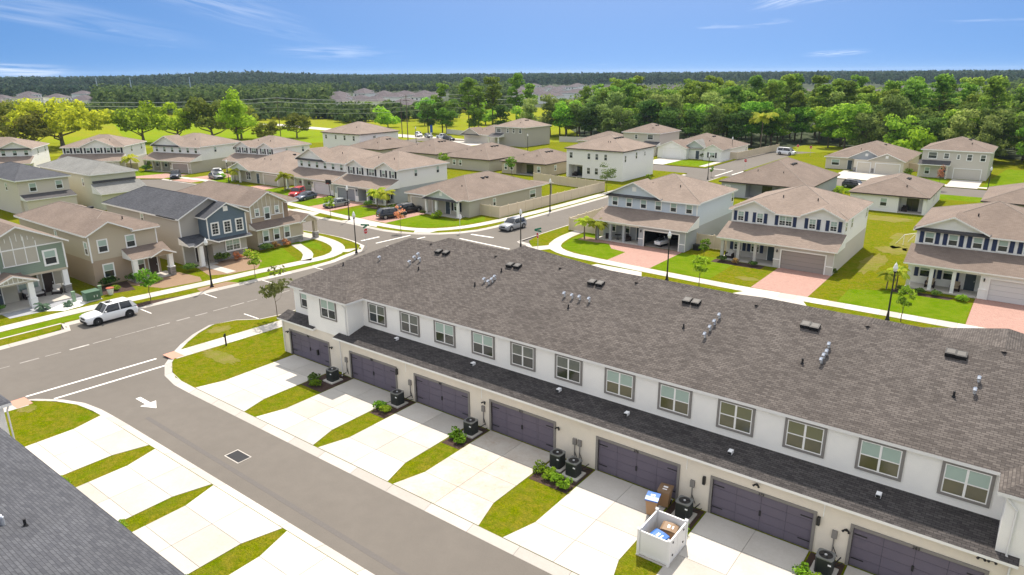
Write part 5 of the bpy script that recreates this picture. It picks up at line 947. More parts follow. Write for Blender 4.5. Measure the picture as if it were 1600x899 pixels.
# far country: dark woods in bands to the horizon, roofs of distant estates in their clearings
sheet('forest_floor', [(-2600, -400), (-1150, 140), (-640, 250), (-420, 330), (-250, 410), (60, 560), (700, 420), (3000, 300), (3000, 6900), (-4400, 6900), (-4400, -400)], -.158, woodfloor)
pts = []
# clearings: (bearing from, to, near, far)
CLR = [(-37.5, -21.5, 470, 1150), (-15.5, -3.5, 380, 1150), (-77, -67.3, 560, 900)]
for i in range(17000):
    u = g.random(); d = 345*(3400/345)**(u**.88); a = rad(-78+g.random()*90); x, y = d*math.sin(a), d*math.cos(a); A = math.degrees(a)
    if any(c0 < A < c1 and d0 < d < d1 for c0, c1, d0, d1 in CLR): continue
    if A > -37.5 and d < 520: continue
    if -60 < A < -51.5 and d < 385: continue
    if -51.5 <= A <= -41.8 and not (350 < d < 440 or d > 880): continue
    if -51.5 <= A <= -41.8 and d < 440 and g.random() < .45: continue
    if A <= -60 and d < 470: continue
    if -41.8 <= A <= -37.5 and d < 430: continue
    h = g.uniform(9, 14) if d < 1150 else g.uniform(16, 21)
    if A < -41.8 and d < 480: h = g.uniform(3.5, 8)
    if d < 1150 and any(c0-.5 < A < c1+.5 and d < d0 for c0, c1, d0, d1 in CLR): h = g.uniform(4, 7)
    if d > 1300: h += 9*math.exp(-((A+58)/5)**2)
    pts.append((x, y, h, max(.8, (d/1000)**.8*.95)))
nearp = [p for p in pts if math.hypot(p[0], p[1]) < 900]; farp = [p for p in pts if math.hypot(p[0], p[1]) >= 900]
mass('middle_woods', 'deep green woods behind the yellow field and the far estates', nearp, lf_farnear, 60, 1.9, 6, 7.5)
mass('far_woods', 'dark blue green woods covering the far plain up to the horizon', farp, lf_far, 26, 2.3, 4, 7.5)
FH = []
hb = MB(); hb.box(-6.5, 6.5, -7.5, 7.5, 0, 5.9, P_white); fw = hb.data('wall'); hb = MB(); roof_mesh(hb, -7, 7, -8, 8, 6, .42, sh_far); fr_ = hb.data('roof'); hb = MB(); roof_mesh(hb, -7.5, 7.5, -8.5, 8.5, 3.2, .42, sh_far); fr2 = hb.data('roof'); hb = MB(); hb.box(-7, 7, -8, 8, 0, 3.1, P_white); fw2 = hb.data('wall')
fwin = MB()
for xx in (-4, 0, 4): fwin.box(xx-.6, xx+.6, -7.56, -7.5, 3.8, 5.1, gl_dark)
fwin = fwin.data('window_row')
def far_house(x, y, two, rz, lab, grp):
    t = thing('house', lab, 'house', (x, y, 0), rz, grp); inst('wall', fw if two else fw2, t); inst('roof', fr_ if two else fr2, t)
    if two: 
        o = inst('window', fwin, t)
def estate(n, cx, cy, rx, ry, ang, lab, grp, seed):
    gg = random.Random(seed); k = 0; c, s = math.cos(ang), math.sin(ang)
    for i in range(-int(rx/19), int(rx/19)+1):
        for j in range(-int(ry/38), int(ry/38)+1):
            if k >= n: return
            u, v = i*19+gg.uniform(-2, 2), j*38+gg.uniform(-4, 4); far_house(cx+u*c-v*s, cy+u*s+v*c, gg.random() < .55, ang+(math.pi if j % 2 else 0), lab, grp); k += 1
def estate(rows, A0, A1, lab, grp, seed):
    gg = random.Random(seed)
    for d in rows:
        A = A0+gg.random()*.6
        while A < A1:
            dd = d+gg.uniform(-6, 6); far_house(dd*math.sin(rad(A)), dd*math.cos(rad(A)), gg.random() < .4, rad(-A+gg.choice((-35, 55))), lab, grp); A += math.degrees(gg.uniform(18, 25)/d)
estate((690, 750, 820), -75, -67.8, 'distant house with violet grey roof beyond the left oaks', 'distant houses at the far left', 1)
estate((470, 515), -51, -43.5, 'distant house at the near edge of the estate left of the tall pines', 'near rows of the left estate', 3); estate((545, 600, 660, 740), -51, -43, 'distant house of the dense estate left of the tall pines', 'distant estate left of the pines', 4)
estate((540, 610, 680), -37, -23, 'distant house in the violet roofed estate right of the tall pines', 'near rows of the right estate', 5); estate((770, 870, 980), -37, -23, 'distant house at the back of the estate right of the tall pines', 'back rows of the right estate', 6)
estate((470, 540, 620, 740), -15, -4, 'distant pale roof showing above the wood at the right', 'distant roofs above the wood', 7)
# small trees and palms
def sapling_data(seed, h, r, m, n=420, size=.2, up=.75):
    return trunk_mesh('trunk', h*.75, .045, seed, [(.5, r*.5, .5), (.65, r*.5, .5), (.8, r*.4, .4)], bark), quads_mesh('crown', leaves(lobes(seed+1, 9, 0, h*up, r*.75, h*.24, r*.35, r*.55), n, size, seed+2), m)
species('s0', *sapling_data(201, 4.4, 1.6, lf_mid)); species('s1', *sapling_data(211, 3.2, 1.1, lf_mid, 350, .16)); species('s2', *sapling_data(221, 3.0, .8, lf_mid, 300, .15)); species('s3', *sapling_data(231, 4.0, 1.0, lf_red, 200, .13)); species('s4', *sapling_data(241, 4.6, 1.8, leafmat('leaf_airy', [(.10, .13, .04), (.15, .19, .06), (.21, .25, .08)]), 520, .15))
for k, x, y, s, lb in (('s4', -55.5, 35.8, 1.05, 'airy young tree by the first garage of the townhouse row'), ('s1', -71.3, 31.5, 1.05, 'small leafy tree by the pavement before the tan house'), ('s1', -70.0, 42.9, 1.0, 'small round tree on the verge near the beige corner house'),
    ('s3', -73.6, 69.6, 1.0, 'thin reddish sapling on the verge by the pink drive'), ('s2', -91.9, 71.3, 1.1, 'small sapling on the verge in front of the grey saloon'), ('s2', -27.4, 69.7, 1.1, 'slim green tree on the verge between the two pink drives'), ('s2', -7.8, 70, 1.1, 'slim dark green tree on the verge beside the lamp post'),
    ('s4', -66.8, 118.5, 1.15, 'thin young tree before the plain white two storey house'), ('s0', -59.5, 113.5, .55, 'little green tree at the foot of the ice blue house roof'), ('s2', -31.3, 80.4, .9, 'small dark palm like tree by the fence between two houses'), ('s0', -113.5, 122, 1.0, 'dark young tree in front of the rear row wall'), ('s1', -95.5, 125.5, 1.3, 'bright lime young tree before the low beige house'),
    ('s2', -62.5, 128, .9, 'first thin tree along the plain white house side'), ('s2', -58.2, 150.2, .7, 'small tree at the far junction corner'), ('s2', -20.6, 158.5, 1.2, 'bare sapling on the far verge, left one'), ('s3', -15, 158, 1.2, 'bare sapling on the far verge, right one'), ('s0', -107, 208, .9, 'young tree against the far white fence'), ('s1', -25.5, 124.5, 1.2, 'lime young tree behind the navy-shuttered house roof'), ('s1', -5, 124, 1.0, 'small tree by the brown roof at the right edge')):
    tree(k, x, y, s, label=lb, name='young_tree')
def palm_data(h, r, n, seed, m=lf_palm):
    g = random.Random(seed); q = MB(); q.tube((0, 0, -.1), (.05, .03, h*.5), .13, .1, bark_pale, 8); q.tube((.05, .03, h*.5), (0, 0, h), .1, .08, bark_pale, 8); td = q.data('trunk'); q = MB()
    for i in range(n):
        a = 6.283*i/n+g.uniform(-.2, .2); el = g.uniform(.2, 1.1); p = Vector((0, 0, h)); d = Vector((math.cos(a)*math.cos(el), math.sin(a)*math.cos(el), math.sin(el))); s = Vector((-math.sin(a), math.cos(a), 0)); st = r/6
        for k in range(7):
            p2 = p+d*st; w = .32*r*math.sin(math.pi*(k+.7)/8)
            for sg in (-1, 1): q.face([p, p2, p2+s*sg*w*.8+Vector((0, 0, -w*.55))+d*.15, p+s*sg*w*.8+Vector((0, 0, -w*.55))+d*.1], m)
            p = p2; d = (d+Vector((0, 0, -.26))).normalized()
    return td, q.data('crown')
species('palm', *palm_data(2.7, 1.7, 13, 5)); species('bigpalm', *palm_data(6.2, 2.8, 16, 6)); species('cabbage', *palm_data(.8, 1.3, 14, 7, leafmat('leaf_blue_agave', [(.08, .15, .10), (.13, .2, .14), (.18, .26, .18)])))
for x, y, s, lb in ((-49.3, 81.6, .9, 'yellow green palm, left of the pair by the ice blue house'), (-47.6, 81.9, .9, 'yellow green palm, right of the pair by the ice blue house'), (-91.2, 80.9, 1.0, 'left palm of the pair before the twin gabled white house'), (-89.1, 81.2, .95, 'right palm of the pair before the twin gabled white house'), (-120.2, 82.6, 1.1, 'yellow palm beside the house left of the red vehicle'), (-10.8, 80.3, .62, 'left palm of the pair at the corner of the right edge house'), (-10.0, 81.0, .7, 'right palm of the pair at the corner of the right edge house'), (-176, 78.5, 1.2, 'yellow palm in front of the broad white house at upper left'), (-139.5, 83.5, .9, 'small palm by the lamp post near the blue-grey garage')):
    tree('palm', x, y, s, label=lb, name='palm_tree', cat='palm')
tree('bigpalm', -68, 213, 1.5, label='tall yellow palm at the edge of the wood by the far fence', name='palm_tree', cat='palm'); tree('cabbage', -176, 128, 2.2, label='squat palm in front of the field edge white house', name='palm_tree', cat='palm')
sh_d = [quads_mesh('shrub', leaves(lobes(300+k, 6, 0, .42, .32, .28, .22, .36), 330, .085, 310+k), lf_shrub) for k in range(2)]; sh_dk = quads_mesh('shrub', leaves(lobes(320, 6, 0, .45, .4, .3, .28, .42), 300, .1, 321), lf_dark); sh_rd = quads_mesh('shrub', leaves(lobes(322, 5, 0, .45, .3, .35, .2, .36), 260, .09, 323), lf_red)
def shrub(x, y, s, label, me, group=None): o = inst('shrub', me, None, (x, y, .01), R.random()*6, (s, s, s)); return tag(o, label, 'shrub', group)
for x, y, s, lb in ((-41.2, 29.2, .85, 'dark round shrub, left of two by the first air conditioner'), (-40.5, 28.7, .85, 'round shrub, right of two by the first air conditioner'), (-33.8, 29.1, 1.0, 'bright shrub, left of two by the second air conditioner'), (-33.0, 28.9, .9, 'bright shrub, right of two by the second air conditioner'), (-27.0, 29.2, .95, 'bright shrub, left of two by the third air conditioner'), (-26.2, 28.9, .85, 'bright shrub, right of two by the third air conditioner'),
    (-20.15, 29.1, .9, 'first shrub from the left in the row by the twin air conditioners'), (-19.5, 28.95, .9, 'second shrub from the left in the row by the twin air conditioners'), (-18.85, 28.8, .9, 'third shrub from the left in the row by the twin air conditioners'), (-18.2, 28.65, .9, 'last shrub on the right in the row by the twin air conditioners'), (-11.3, 28.9, .95, 'bright shrub between the white bin screen and the air conditioner'), (-5.5, 29.2, .8, 'first low shrub before the last air conditioner'), (-4.8, 29.0, .8, 'second low shrub before the last air conditioner')):
    shrub(x, y, s, lb, sh_dk if 'dark' in lb else sh_d[int(-x*10) % 2])
for i, (x, y) in enumerate(((-42.3, 11.4), (-41.2, 11.6), (-34.9, 11.5), (-34.3, 11.7), (-28, 11.5), (-27.3, 11.4))): shrub(x, y, .8, 'low shrub just showing past the slate roof edge', sh_d[i % 2], 'shrubs at the slate roof edge')
for x, y, s, me, lb in ((-79.9, 31.4, 1.5, sh_dk, 'dark clipped shrub under the front window of the tan house'), (-79.4, 33.6, 1.4, sh_dk, 'dark shrub beside the left porch column of the tan house'), (-78.0, 31.0, .9, sh_d[0], 'small light shrub before the tan house bed'), (-77.6, 35.2, 1.3, sh_d[1], 'leafy plant by the tan house path'), (-78.6, 39.6, 1.4, sh_dk, 'spiky dark plant between the tan and slate blue houses'), (-79.3, 44.4, 1.6, sh_dk, 'dark shrub under the front window of the slate blue house'), (-78.6, 46.2, 1.3, sh_rd, 'rusty shrub, left of two before the slate blue house'), (-78.4, 47.8, 1.2, sh_rd, 'rusty shrub, right of two before the slate blue house'),
    (-80.0, 50.9, 1.4, sh_dk, 'dark shrub under the beige corner house windows'), (-79.8, 52.6, 1.2, sh_rd, 'rusty shrub under the middle window of the corner house'), (-79.8, 54.2, 1.2, sh_rd, 'rusty shrub under the right window of the corner house'), (-79.6, 20.6, 1.2, sh_dk, 'dark conical plant at the sage house porch'), (-86.2, 79.7, .8, sh_dk, 'thin conifer, left of the corner bungalow porch'), (-76.5, 80.4, 1.9, sh_d[0], 'large pale bush before the corner bungalow porch'), (-80.4, 81.2, .9, sh_dk, 'thin conifer by the first porch post of the bungalow'), (-17.0, 82.9, 1.0, sh_dk, 'low shrub at the right corner of the navy-shuttered house'),
    (-29.2, 80.9, 1.0, sh_dk, 'first dark plant in the bed of the navy-shuttered house'), (-27.4, 80.9, .9, sh_rd, 'reddish plant in the bed of the navy-shuttered house'), (-25.4, 80.9, .9, sh_dk, 'last dark plant in the bed of the navy-shuttered house'), (-9.3, 80.4, .9, sh_dk, 'first conifer in the bed of the right edge house'), (-7.8, 80.4, .9, sh_dk, 'second conifer in the bed of the right edge house'), (-6.2, 80.5, .9, sh_dk, 'third conifer in the bed of the right edge house'), (-3.9, 80.2, 1.1, sh_d[1], 'tufted grass plant at the corner of the pink drive'), (-93.2, 81, 1.4, sh_dk, 'dark planting left of the palms by the twin gabled house'), (-87.8, 80.9, 1.2, sh_dk, 'dark planting right of the palms by the twin gabled house'), (-173.8, 80.8, 2.2, sh_dk, 'hedge before the broad white house at upper left'), (-72, 179.6, 2.5, sh_dk, 'hedge under the shuttered window of the far white house'), (-146.5, 84.5, 2.0, sh_d[0], 'yellow bush by the parked white pickup'), (-204, 76, 3.2, sh_dk, 'dark shrub between the two leftmost white houses')):
    shrub(x, y, s, lb, me)
cf = MB()
for k in range(6): cf.cyl(0, 0, .1+k*.42, .75+k*.42, .55-k*.08, .1, lf_dark, 10)
cfd = cf.data('conifer')
for x, y, lb in ((-187, 88, 'left dark conifer behind the white houses'), (-183.5, 89, 'right dark conifer behind the white houses'),): tag(inst('conifer', cfd, None, (x, y, 0)), lb, 'conifer')

# ================================================================== LAMPS, SIGNS, FENCES, POLES
q = MB(); q.cyl(0, 0, 0, .12, .22, .2, black, 12); q.cyl(0, 0, .12, .8, .16, .09, black, 12); lb_ = q.data('base'); q = MB(); q.cyl(0, 0, .8, 4.7, .085, .055, black, 10); q.cyl(0, 0, 4.5, 4.75, .06, .16, black, 10); lp_ = q.data('pole')
q = MB(); q.cyl(0, 0, 4.75, 5.05, .13, .22, mat('lamp_glass', (.75, .76, .72), .2, .5), 12); q.cyl(0, 0, 5.05, 5.35, .22, .12, MATS['lamp_glass'], 12); ll_ = q.data('lantern'); q = MB(); q.cyl(0, 0, 5.35, 5.5, .13, .05, white_p, 10); q.cyl(0, 0, 5.5, 5.62, .03, .01, white_p, 6); lc_ = q.data('cap')
for x, y, lb, s in ((-70.6, 37.9, 'black lamp post on the verge before the slate blue house', 1), (-69.2, 57.3, 'black lamp post at the corner of the junction above the townhouse roof', 1), (-86.9, 71.0, 'black lamp post in front of the palms and twin gabled house', 1), (-53.5, 72.2, 'black lamp post behind the stop sign at the curved verge', .95), (-64.6, 95.5, 'black lamp post beside the tan fence', 1), (-31.2, 69.7, 'black lamp post before the open garage of the ice blue house', 1.02), (-8.9, 69.8, 'black lamp post on the right verge before the net yard', 1), (-56.9, 145, 'black lamp post at the far junction', 1), (-7.0, 155.8, 'black lamp post before the peach house at upper right', .95), (-139.8, 82.2, 'black lamp post beside the small palm near the blue-grey garage', .9), (-67.5, 187.6, 'black lamp post beside the far tan fence', 1), (-120, 165.5, 'black lamp post behind the rear row roofs', 1), (-168, 168, 'black lamp post by the parked cars at the far lot', 1)):
    t = thing('street_lamp', lb, 'lamp post', (x, y, 0)); t.scale = (s, s, s); inst('base', lb_, t); inst('pole', lp_, t); L_ = inst('lantern', ll_, t); inst('cap', lc_, L_)
red = mat('sign_red', (.55, .025, .02), .5); green_s = mat('sign_green', (.01, .16, .09), .5)
def octo(r): return [(r*math.cos(math.pi/8+k*math.pi/4), r*math.sin(math.pi/8+k*math.pi/4)) for k in range(8)]
def stop(x, y, rz, lb, street=None):
    t = thing('stop_sign', lb, 'stop sign', (x, y, 0), rz); q = MB(); q.cyl(0, 0, -.05, 2.9 if not street else 3.1, .035, .035, silver, 8); q.build('post', t)
    for r, y0, m_ in ((.40, -.05, white_p), (.37, -.058, red)):
        q = MB(); v = [(a, y0, b+2.35) for a, b in octo(r)]+[(a, y0+.01, b+2.35) for a, b in octo(r)]; q.mesh(v, [tuple(range(8)), tuple(range(15, 7, -1))]+[(i, 8+i, 8+(i+1) % 8, (i+1) % 8) for i in range(8)], m_); p = q.build('sign_plate' if m_ is red else 'sign_back', t)
    text('STOP', 0, -.062, 2.24, .27, t, white_p, name='lettering')
    if street:
        for k, s_ in enumerate((0, 90)): q = MB(); q.box(-.6, .6, -.02, .02, 2.85+k*.24, 3.07+k*.24, green_s); q.build('street_name_plate', t, rz=rad(s_+20))
stop(-50.0, 71.2, rad(-30), 'red stop sign with green street name plates at the curved verge', True); stop(-66.4, 74.6, rad(175), 'stop sign seen from behind on the verge of the corner bungalow')
stop(-70.2, 59.9, rad(95), 'stop sign seen from behind beside the junction lamp post', True); stop(-55.3, 163.6, rad(0), 'small red stop sign at the far junction'); stop(-55.0, 205, 0, 'left red stop sign at the edge of the wood'); stop(-51, 203, 0, 'right red stop sign at the edge of the wood')
def fence(lb, pts, h=1.8, m=fence_m, pm=fence_post, step=2.4):
    t = thing('fence', lb, 'fence', (pts[0][0], pts[0][1], 0)); o = Vector((pts[0][0], pts[0][1], 0)); pdat = MB(); pdat.box(-.065, .065, -.065, .065, 0, h+.08, pm); pdat.box(-.08, .08, -.08, .08, h+.08, h+.13, pm); pdat = pdat.data('post')
    for a, b in zip(pts, pts[1:]):
        a, b = Vector(a), Vector(b); n = max(1, round((b-a).length/step)); ln = (b-a).length/n; d = (b-a).normalized(); rz = math.atan2(d.y, d.x); key = ('fp', round(ln, 2), h, m.name)
        if key not in WC:
            q = MB(); q.box(.07, ln-.07, -.02, .02, .08, h, m); q.box(.065, ln-.065, -.035, .035, .05, .18, pm); q.box(.065, ln-.065, -.035, .035, h-.12, h+.02, pm); WC[key] = q.data('panel')
        for k in range(n): p = a+d*ln*k; inst('panel', WC[key], t, (p.x-o.x, p.y-o.y, 0), rz); inst('post', pdat, t, (p.x-o.x, p.y-o.y, 0), rz)
        inst('post', pdat, t, (b.x-o.x, b.y-o.y, 0), rz)
    return t
fence('long tan vinyl fence beside the silver car running from the corner bungalow', [(-72.2, 86.4), (-68.1, 86.2), (-67.6, 119), (-86.5, 121.5)])
fence('tan vinyl fence left of the ice blue house behind its palms', [(-48.1, 85.0), (-54.2, 85.3), (-54.4, 112), (-40, 113)]); fence('tan vinyl fence between the ice blue and the navy-shuttered houses', [(-34.8, 86.4), (-30.0, 86.4)])
fence('tan vinyl fence behind the ice blue house before the brown roof', [(-38, 112), (-30.5, 112), (-29.8, 104)]); fence('tan vinyl fence between the two broad white houses at upper left', [(-177, 80.6), (-184, 76.5), (-188, 88), (-166, 103)])
wf = mat('vinyl_grey', (.55, .54, .52), .7); fence('pale fence behind the grey two storey house before the trees', [(-131, 199), (-99, 208)], m=wf, pm=wf); fence('pale fence left of the low house before the pine clump', [(-186, 203), (-160, 196)], m=wf, pm=wf)
fence('tan vinyl fence beside the far low white house', [(-66.6, 184), (-64.6, 184), (-62.5, 213)]); fence('tan vinyl fence between the low and the peach houses at upper right', [(-24.2, 184), (-20.9, 184)])
fence('tan fence behind the broad white house near the field', [(-160, 112), (-176, 118), (-180, 132)], m=fence_m)
wood_pole = mat('pole_wood', (.10, .075, .06), .9, noise=[(3, .5, (.16, .13, .11))])
def pole(x, y, h, lb, arms=2, rz=0.6):
    t = thing('utility_pole', lb, 'utility pole', (x, y, 0), rz); q = MB(); q.tube((0, 0, -.3), (0, 0, h), .17, .11, wood_pole, 8); q.build('shaft', t)
    for k in range(arms): q = MB(); q.box(-1.3, 1.3, -.06, .06, h-.6-k*1.4, h-.45-k*1.4, wood_pole); a = q.build('crossarm', t); [MB().cyl(xx, 0, h-.45-k*1.4, h-.25-k*1.4, .05, .04, white_p, 6).build('insulator', a) for xx in (-1.15, 0, 1.15)]
pole(-293, 93, 15.0, 'wooden utility pole at the far left below the oaks'); pole(-233.5, 161, 14.3, 'wooden utility pole beside the dark shrubby tree'); pole(-180, 176, 15.4, 'wooden utility pole, left of two by the field'); pole(-189, 182, 13.4, 'thin pole, right of two by the field', 0)
for i, (x, y) in enumerate(((-690, 290), (-615, 285), (-585, 320))): t = thing('tall_light_mast', ['left tall thin mast above the far left roofs', 'middle tall thin mast above the far left roofs', 'right tall thin mast above the far left roofs'][i], 'mast', (x, y, 0)); MB().cyl(0, 0, 0, 21, .5, .35, silver, 6).build('shaft', t)
PL = [(-330, 30, 15), (-293, 93, 15.0), (-233.5, 161, 14.3), (-196, 215, 14.5), (-150, 300, 14.5)]
def wire(k, off, dz, lb):
    q = MB()
    for (ax, ay, ah), (bx, by, bh) in zip(PL, PL[1:]):
        prev = None
        for s in range(13):
            f = s/12; z_ = (ah+dz)*(1-f)+(bh+dz)*f-4*1.5*f*(1-f); p = (ax+(bx-ax)*f+off, ay+(by-ay)*f-off*.6, z_)
            if prev: q.tube(prev, p, .05, .05, mat('wire_grey', (.55, .56, .56), .4), 3)
            prev = p
    tag(q.build('power_line'), lb, 'power line', 'power lines strung past the oaks')
for k, (off, dz) in enumerate(((-1.1, -.2), (0, -.2), (1.1, -.2), (-1.1, -1.6), (0, -1.6), (1.1, -1.6), (0, -3.6), (0, -5.2))): wire(k, off, dz, 'thin grey power line sagging between the wooden poles in front of the oaks')


# ================================================================== THINGS BY THE GARAGES
acm = mat('ac_dark_green', (.030, .036, .034), .5, .4, pattern=courses(.035, .45, True, .45))
def rrect(a, b, r, n=4):
    o = []
    for cx, cy, s in ((a-r, b-r, 0), (-a+r, b-r, 90), (-a+r, -b+r, 180), (a-r, -b+r, 270)):
        for k in range(n+1): t = rad(s+90*k/n); o.append((cx+r*math.cos(t), cy+r*math.sin(t)))
    return o
q = MB(); q.prism(rrect(.38, .38, .14), .08, .9, acm); acb = q.data('casing'); q = MB(); q.prism(rrect(.39, .39, .15), .9, .95, mat('ac_rim', (.20, .21, .21), .35, .5, .4)); acr = q.data('rim'); q = MB(); q.cyl(0, 0, .951, .954, .31, .31, black, 20); aco = q.data('fan_opening')
q = MB(); q.cyl(0, 0, .955, .985, .07, .06, silver, 10)
for k in range(4): a = k*math.pi/2+.4; q.mesh([(.05*math.cos(a), .05*math.sin(a), .957), (.28*math.cos(a-.25), .28*math.sin(a-.25), .956), (.28*math.cos(a+.2), .28*math.sin(a+.2), .975), (.05*math.cos(a+.5), .05*math.sin(a+.5), .965)], [(0, 1, 2, 3)], blackp)
acf = q.data('fan')
q = MB(); q.box(-.55, .55, -.55, .5, 0, .08, concrete); acp = q.data('plinth'); q = MB(); q.tube((.3, .3, .3), (.5, .9, .45), .03, .03, blackp); q.tube((.35, .35, .2), (.6, .95, .15), .025, .025, blackp); q.box(.2, .34, -.41, -.39, .68, .75, white_p) ; act = q.data('pipe')
for x, y, lb in ((-40.2, 30.1, 'dark air conditioner by the first garage with two shrubs'), (-33.35, 30.3, 'dark air conditioner between the second and third garages'), (-26.45, 30.2, 'dark air conditioner between the third and fourth garages'), (-19.75, 30.25, 'left of the twin air conditioners between the fourth and fifth garages'), (-18.5, 30.05, 'right of the twin air conditioners between the fourth and fifth garages'), (-11.75, 30.2, 'dark air conditioner behind the white bin screen'), (-4.75, 30.1, 'dark air conditioner nearest to the last garage at the bottom')):
    t = thing('air_conditioner', lb, 'air conditioner', (x, y, .01)); inst('plinth', acp, t); inst('casing', acb, t); r_ = inst('rim', acr, t); inst('fan_opening', aco, r_); inst('fan', acf, r_); inst('pipe', act, t)
bin_br = mat('bin_tan', (.36, .215, .115), .5, .4); lid_br = mat('lid_brown', (.20, .125, .07), .5, .4); lid_bl = mat('lid_blue', (.02, .12, .42), .4, .4)
def wheelie(lb, x, y, rz, lid, z0=0.03):
    t = thing('wheelie_bin', lb, 'wheelie bin', (x, y, z0), rz); q = MB()
    v = [(-.24, -.26, .08), (.24, -.26, .08), (.24, .24, .08), (-.24, .24, .08), (-.31, -.36, 1.0), (.31, -.36, 1.0), (.31, .34, 1.0), (-.31, .34, 1.0)]
    q.mesh(v, [(3, 2, 1, 0), (0, 1, 5, 4), (1, 2, 6, 5), (2, 3, 7, 6), (3, 0, 4, 7), (4, 5, 6, 7)], bin_br); q.box(-.33, .33, -.38, .36, .93, 1.0, bin_br); q.build('tub', t)
    q = MB(); q.extr_x([(-.41, 1.0), (-.38, 1.05), (-.1, 1.11), (.3, 1.12), (.4, 1.08), (.42, 1.0)], -.345, .345, lid); l = q.build('lid', t); q = MB(); q.extr_x([(-.2, 1.093), (-.2, 1.098), (.1, 1.122), (.1, 1.116)], -.12, .12, white_p); q.build('sticker', l)
    q = MB(); q.tube((-.25, .42, 1.0), (.25, .42, 1.0), .02, .02, blackp); q.build('handle', t)
    for s in (-1, 1): q = MB(); q.tube((s*.22, .27, .13), (s*.29, .27, .13), .13, .13, blackp, 14); q.build('wheel', t)
wheelie('tan wheelie bin with blue lid standing before the fifth garage', -13.15, 29.35, rad(12), lid_bl); wheelie('tan wheelie bin with brown lid behind the blue lidded one', -12.95, 30.45, rad(8), lid_br)
wheelie('tan wheelie bin inside the white screen, brown lid', -11.35, 27.5, rad(100), lid_br, .01); wheelie('blue lidded wheelie bin inside the white screen', -11.5, 26.6, rad(80), lid_bl, .01)
vin = mat('vinyl_white', (.74, .74, .74), .45, .4)
t = thing('bin_screen', 'white vinyl bin screen enclosure standing on the grass strip', 'bin screen', (-11.5, 27.05, 0), 0)
for sx in (-.78, .78):
    for sy in (-.98, .98): q = MB(); q.box(sx-.065, sx+.065, sy-.065, sy+.065, 0, 1.45, vin); q.extr_x([(sy-.085, 1.45), (sy+.085, 1.45), (sy, 1.54)], sx-.085, sx+.085, vin); q.build('post', t)
for sx in (-.78, .78): q = MB(); q.box(sx-.02, sx+.02, -.91, .91, .12, 1.3, vin); q.box(sx-.035, sx+.035, -.915, .915, 1.28, 1.38, vin); q.box(sx-.035, sx+.035, -.915, .915, .08, .2, vin); q.box(sx-.03, sx+.03, -.05, .05, .2, 1.28, vin); q.build('side_panel', t)
for sy in (-.98, .98): q = MB(); q.box(-.71, .71, sy-.02, sy+.02, .12, 1.3, vin); q.box(-.715, .715, sy-.035, sy+.035, 1.28, 1.38, vin); q.box(-.715, .715, sy-.035, sy+.035, .08, .2, vin); q.build('end_panel', t)
for zz in (.45, 1.15):
    for yy in (-.6, .6): q = MB(); q.box(.8, .83, yy-.04, yy+.04, zz-.04, zz+.04, blackp); q.build('latch', t)
q = MB(); q.box(-.85, .85, -1.1, 1.05, 0, .035, concrete); q.build('pad', t)
q = MB(); q.box(-.05, .05, -.05, .05, 0, 1.1, blackp); q.box(-.06, .06, -.12, -.05, .8, 1.0, black); o = q.build('meter_post', None, (-53.4, 29.2, 0)); tag(o, 'short black post beside the pavement at the alley corner', 'post')
# sage house front garden
ub = mat('utility_green', (.075, .14, .095), .5); t = thing('transformer_cabinet', 'green transformer cabinet between the sage and tan houses', 'transformer', (-76.4, 27.9, 0), rad(90)); q = MB(); q.box(-.8, .8, -.55, .55, 0, .1, concrete); q.build('base', t); q = MB(); q.box(-.7, .7, -.48, .48, .1, .95, ub); q.build('casing', t); q = MB(); q.extr_x([(-.52, .95), (.52, .95), (.5, 1.08), (-.5, 1.02)], -.74, .74, ub); q.build('lid', t)
for s in (-1, 1): q = MB(); q.box(.2+s*.15, .26+s*.15, -.49, -.48, .4, .6, white_p); q.build('warning_label', t)
ubl = mat('pedestal_green', (.22, .33, .22), .6)
for i, (x, y) in enumerate(((-77.4, 26.6), (-77.4, 29.2))): tag(MB().box(-.14, .14, -.14, .14, 0, 1.0, ubl).box(-.16, .16, -.16, .16, 1.0, 1.12, ubl).build('utility_pedestal', None, (x, y, 0)), ['pale green pedestal left of the transformer cabinet', 'pale green pedestal right of the transformer cabinet'][i], 'pedestal')
q = MB(); q.cyl(0, 0, 0, .7, .22, .36, white_p, 14); q.cyl(0, 0, .7, .76, .4, .4, mat('terracotta', (.35, .10, .06), .7), 14); tag(q.build('plant_urn', None, (-76.9, 30.0, 0)), 'white urn with terracotta rim next to the transformer cabinet', 'urn')
def agave(x, y, s, lb): o = tree('cabbage', x, y, s, label=lb, name='agave', cat='plant')
agave(-77.2, 23.6, .55, 'blue spiky agave on the gravel bed'); agave(-76.3, 25.6, .4, 'small agave inside the white gravel ring'); 
cush = mat('cushion_pale', (.55, .53, .50), .9); wick = mat('wicker_dark', (.04, .03, .028), .8)
def armchair(lb, x, y, rz, w=.8, c=cush, z=.12, name='armchair'):
    t = thing(name, lb, 'sofa' if w > 1 else 'armchair', (x, y, z), rz); q = MB(); q.box(-w/2, w/2, -.4, .4, .08, .32, wick); q.build('base', t)
    for s in (-1, 1): q = MB(); q.box(s*w/2-.06, s*w/2+.06, -.4, .4, 0, .6, wick); q.build('arm', t)
    q = MB(); q.box(-w/2+.07, w/2-.07, -.4, .26, .33, .48, c); q.build('seat_cushion', t); q = MB(); q.extr_x([(.24, .45), (.36, .45), (.46, .92), (.34, .92)], -w/2+.02, w/2-.02, c); q.build('backrest', t)
armchair('dark wicker sofa with pale cushions on the sage house porch', -82.1, 24.6, rad(90), 1.8, name='sofa'); armchair('wicker armchair right of the sofa on the sage house porch', -81.6, 26.6, rad(60))
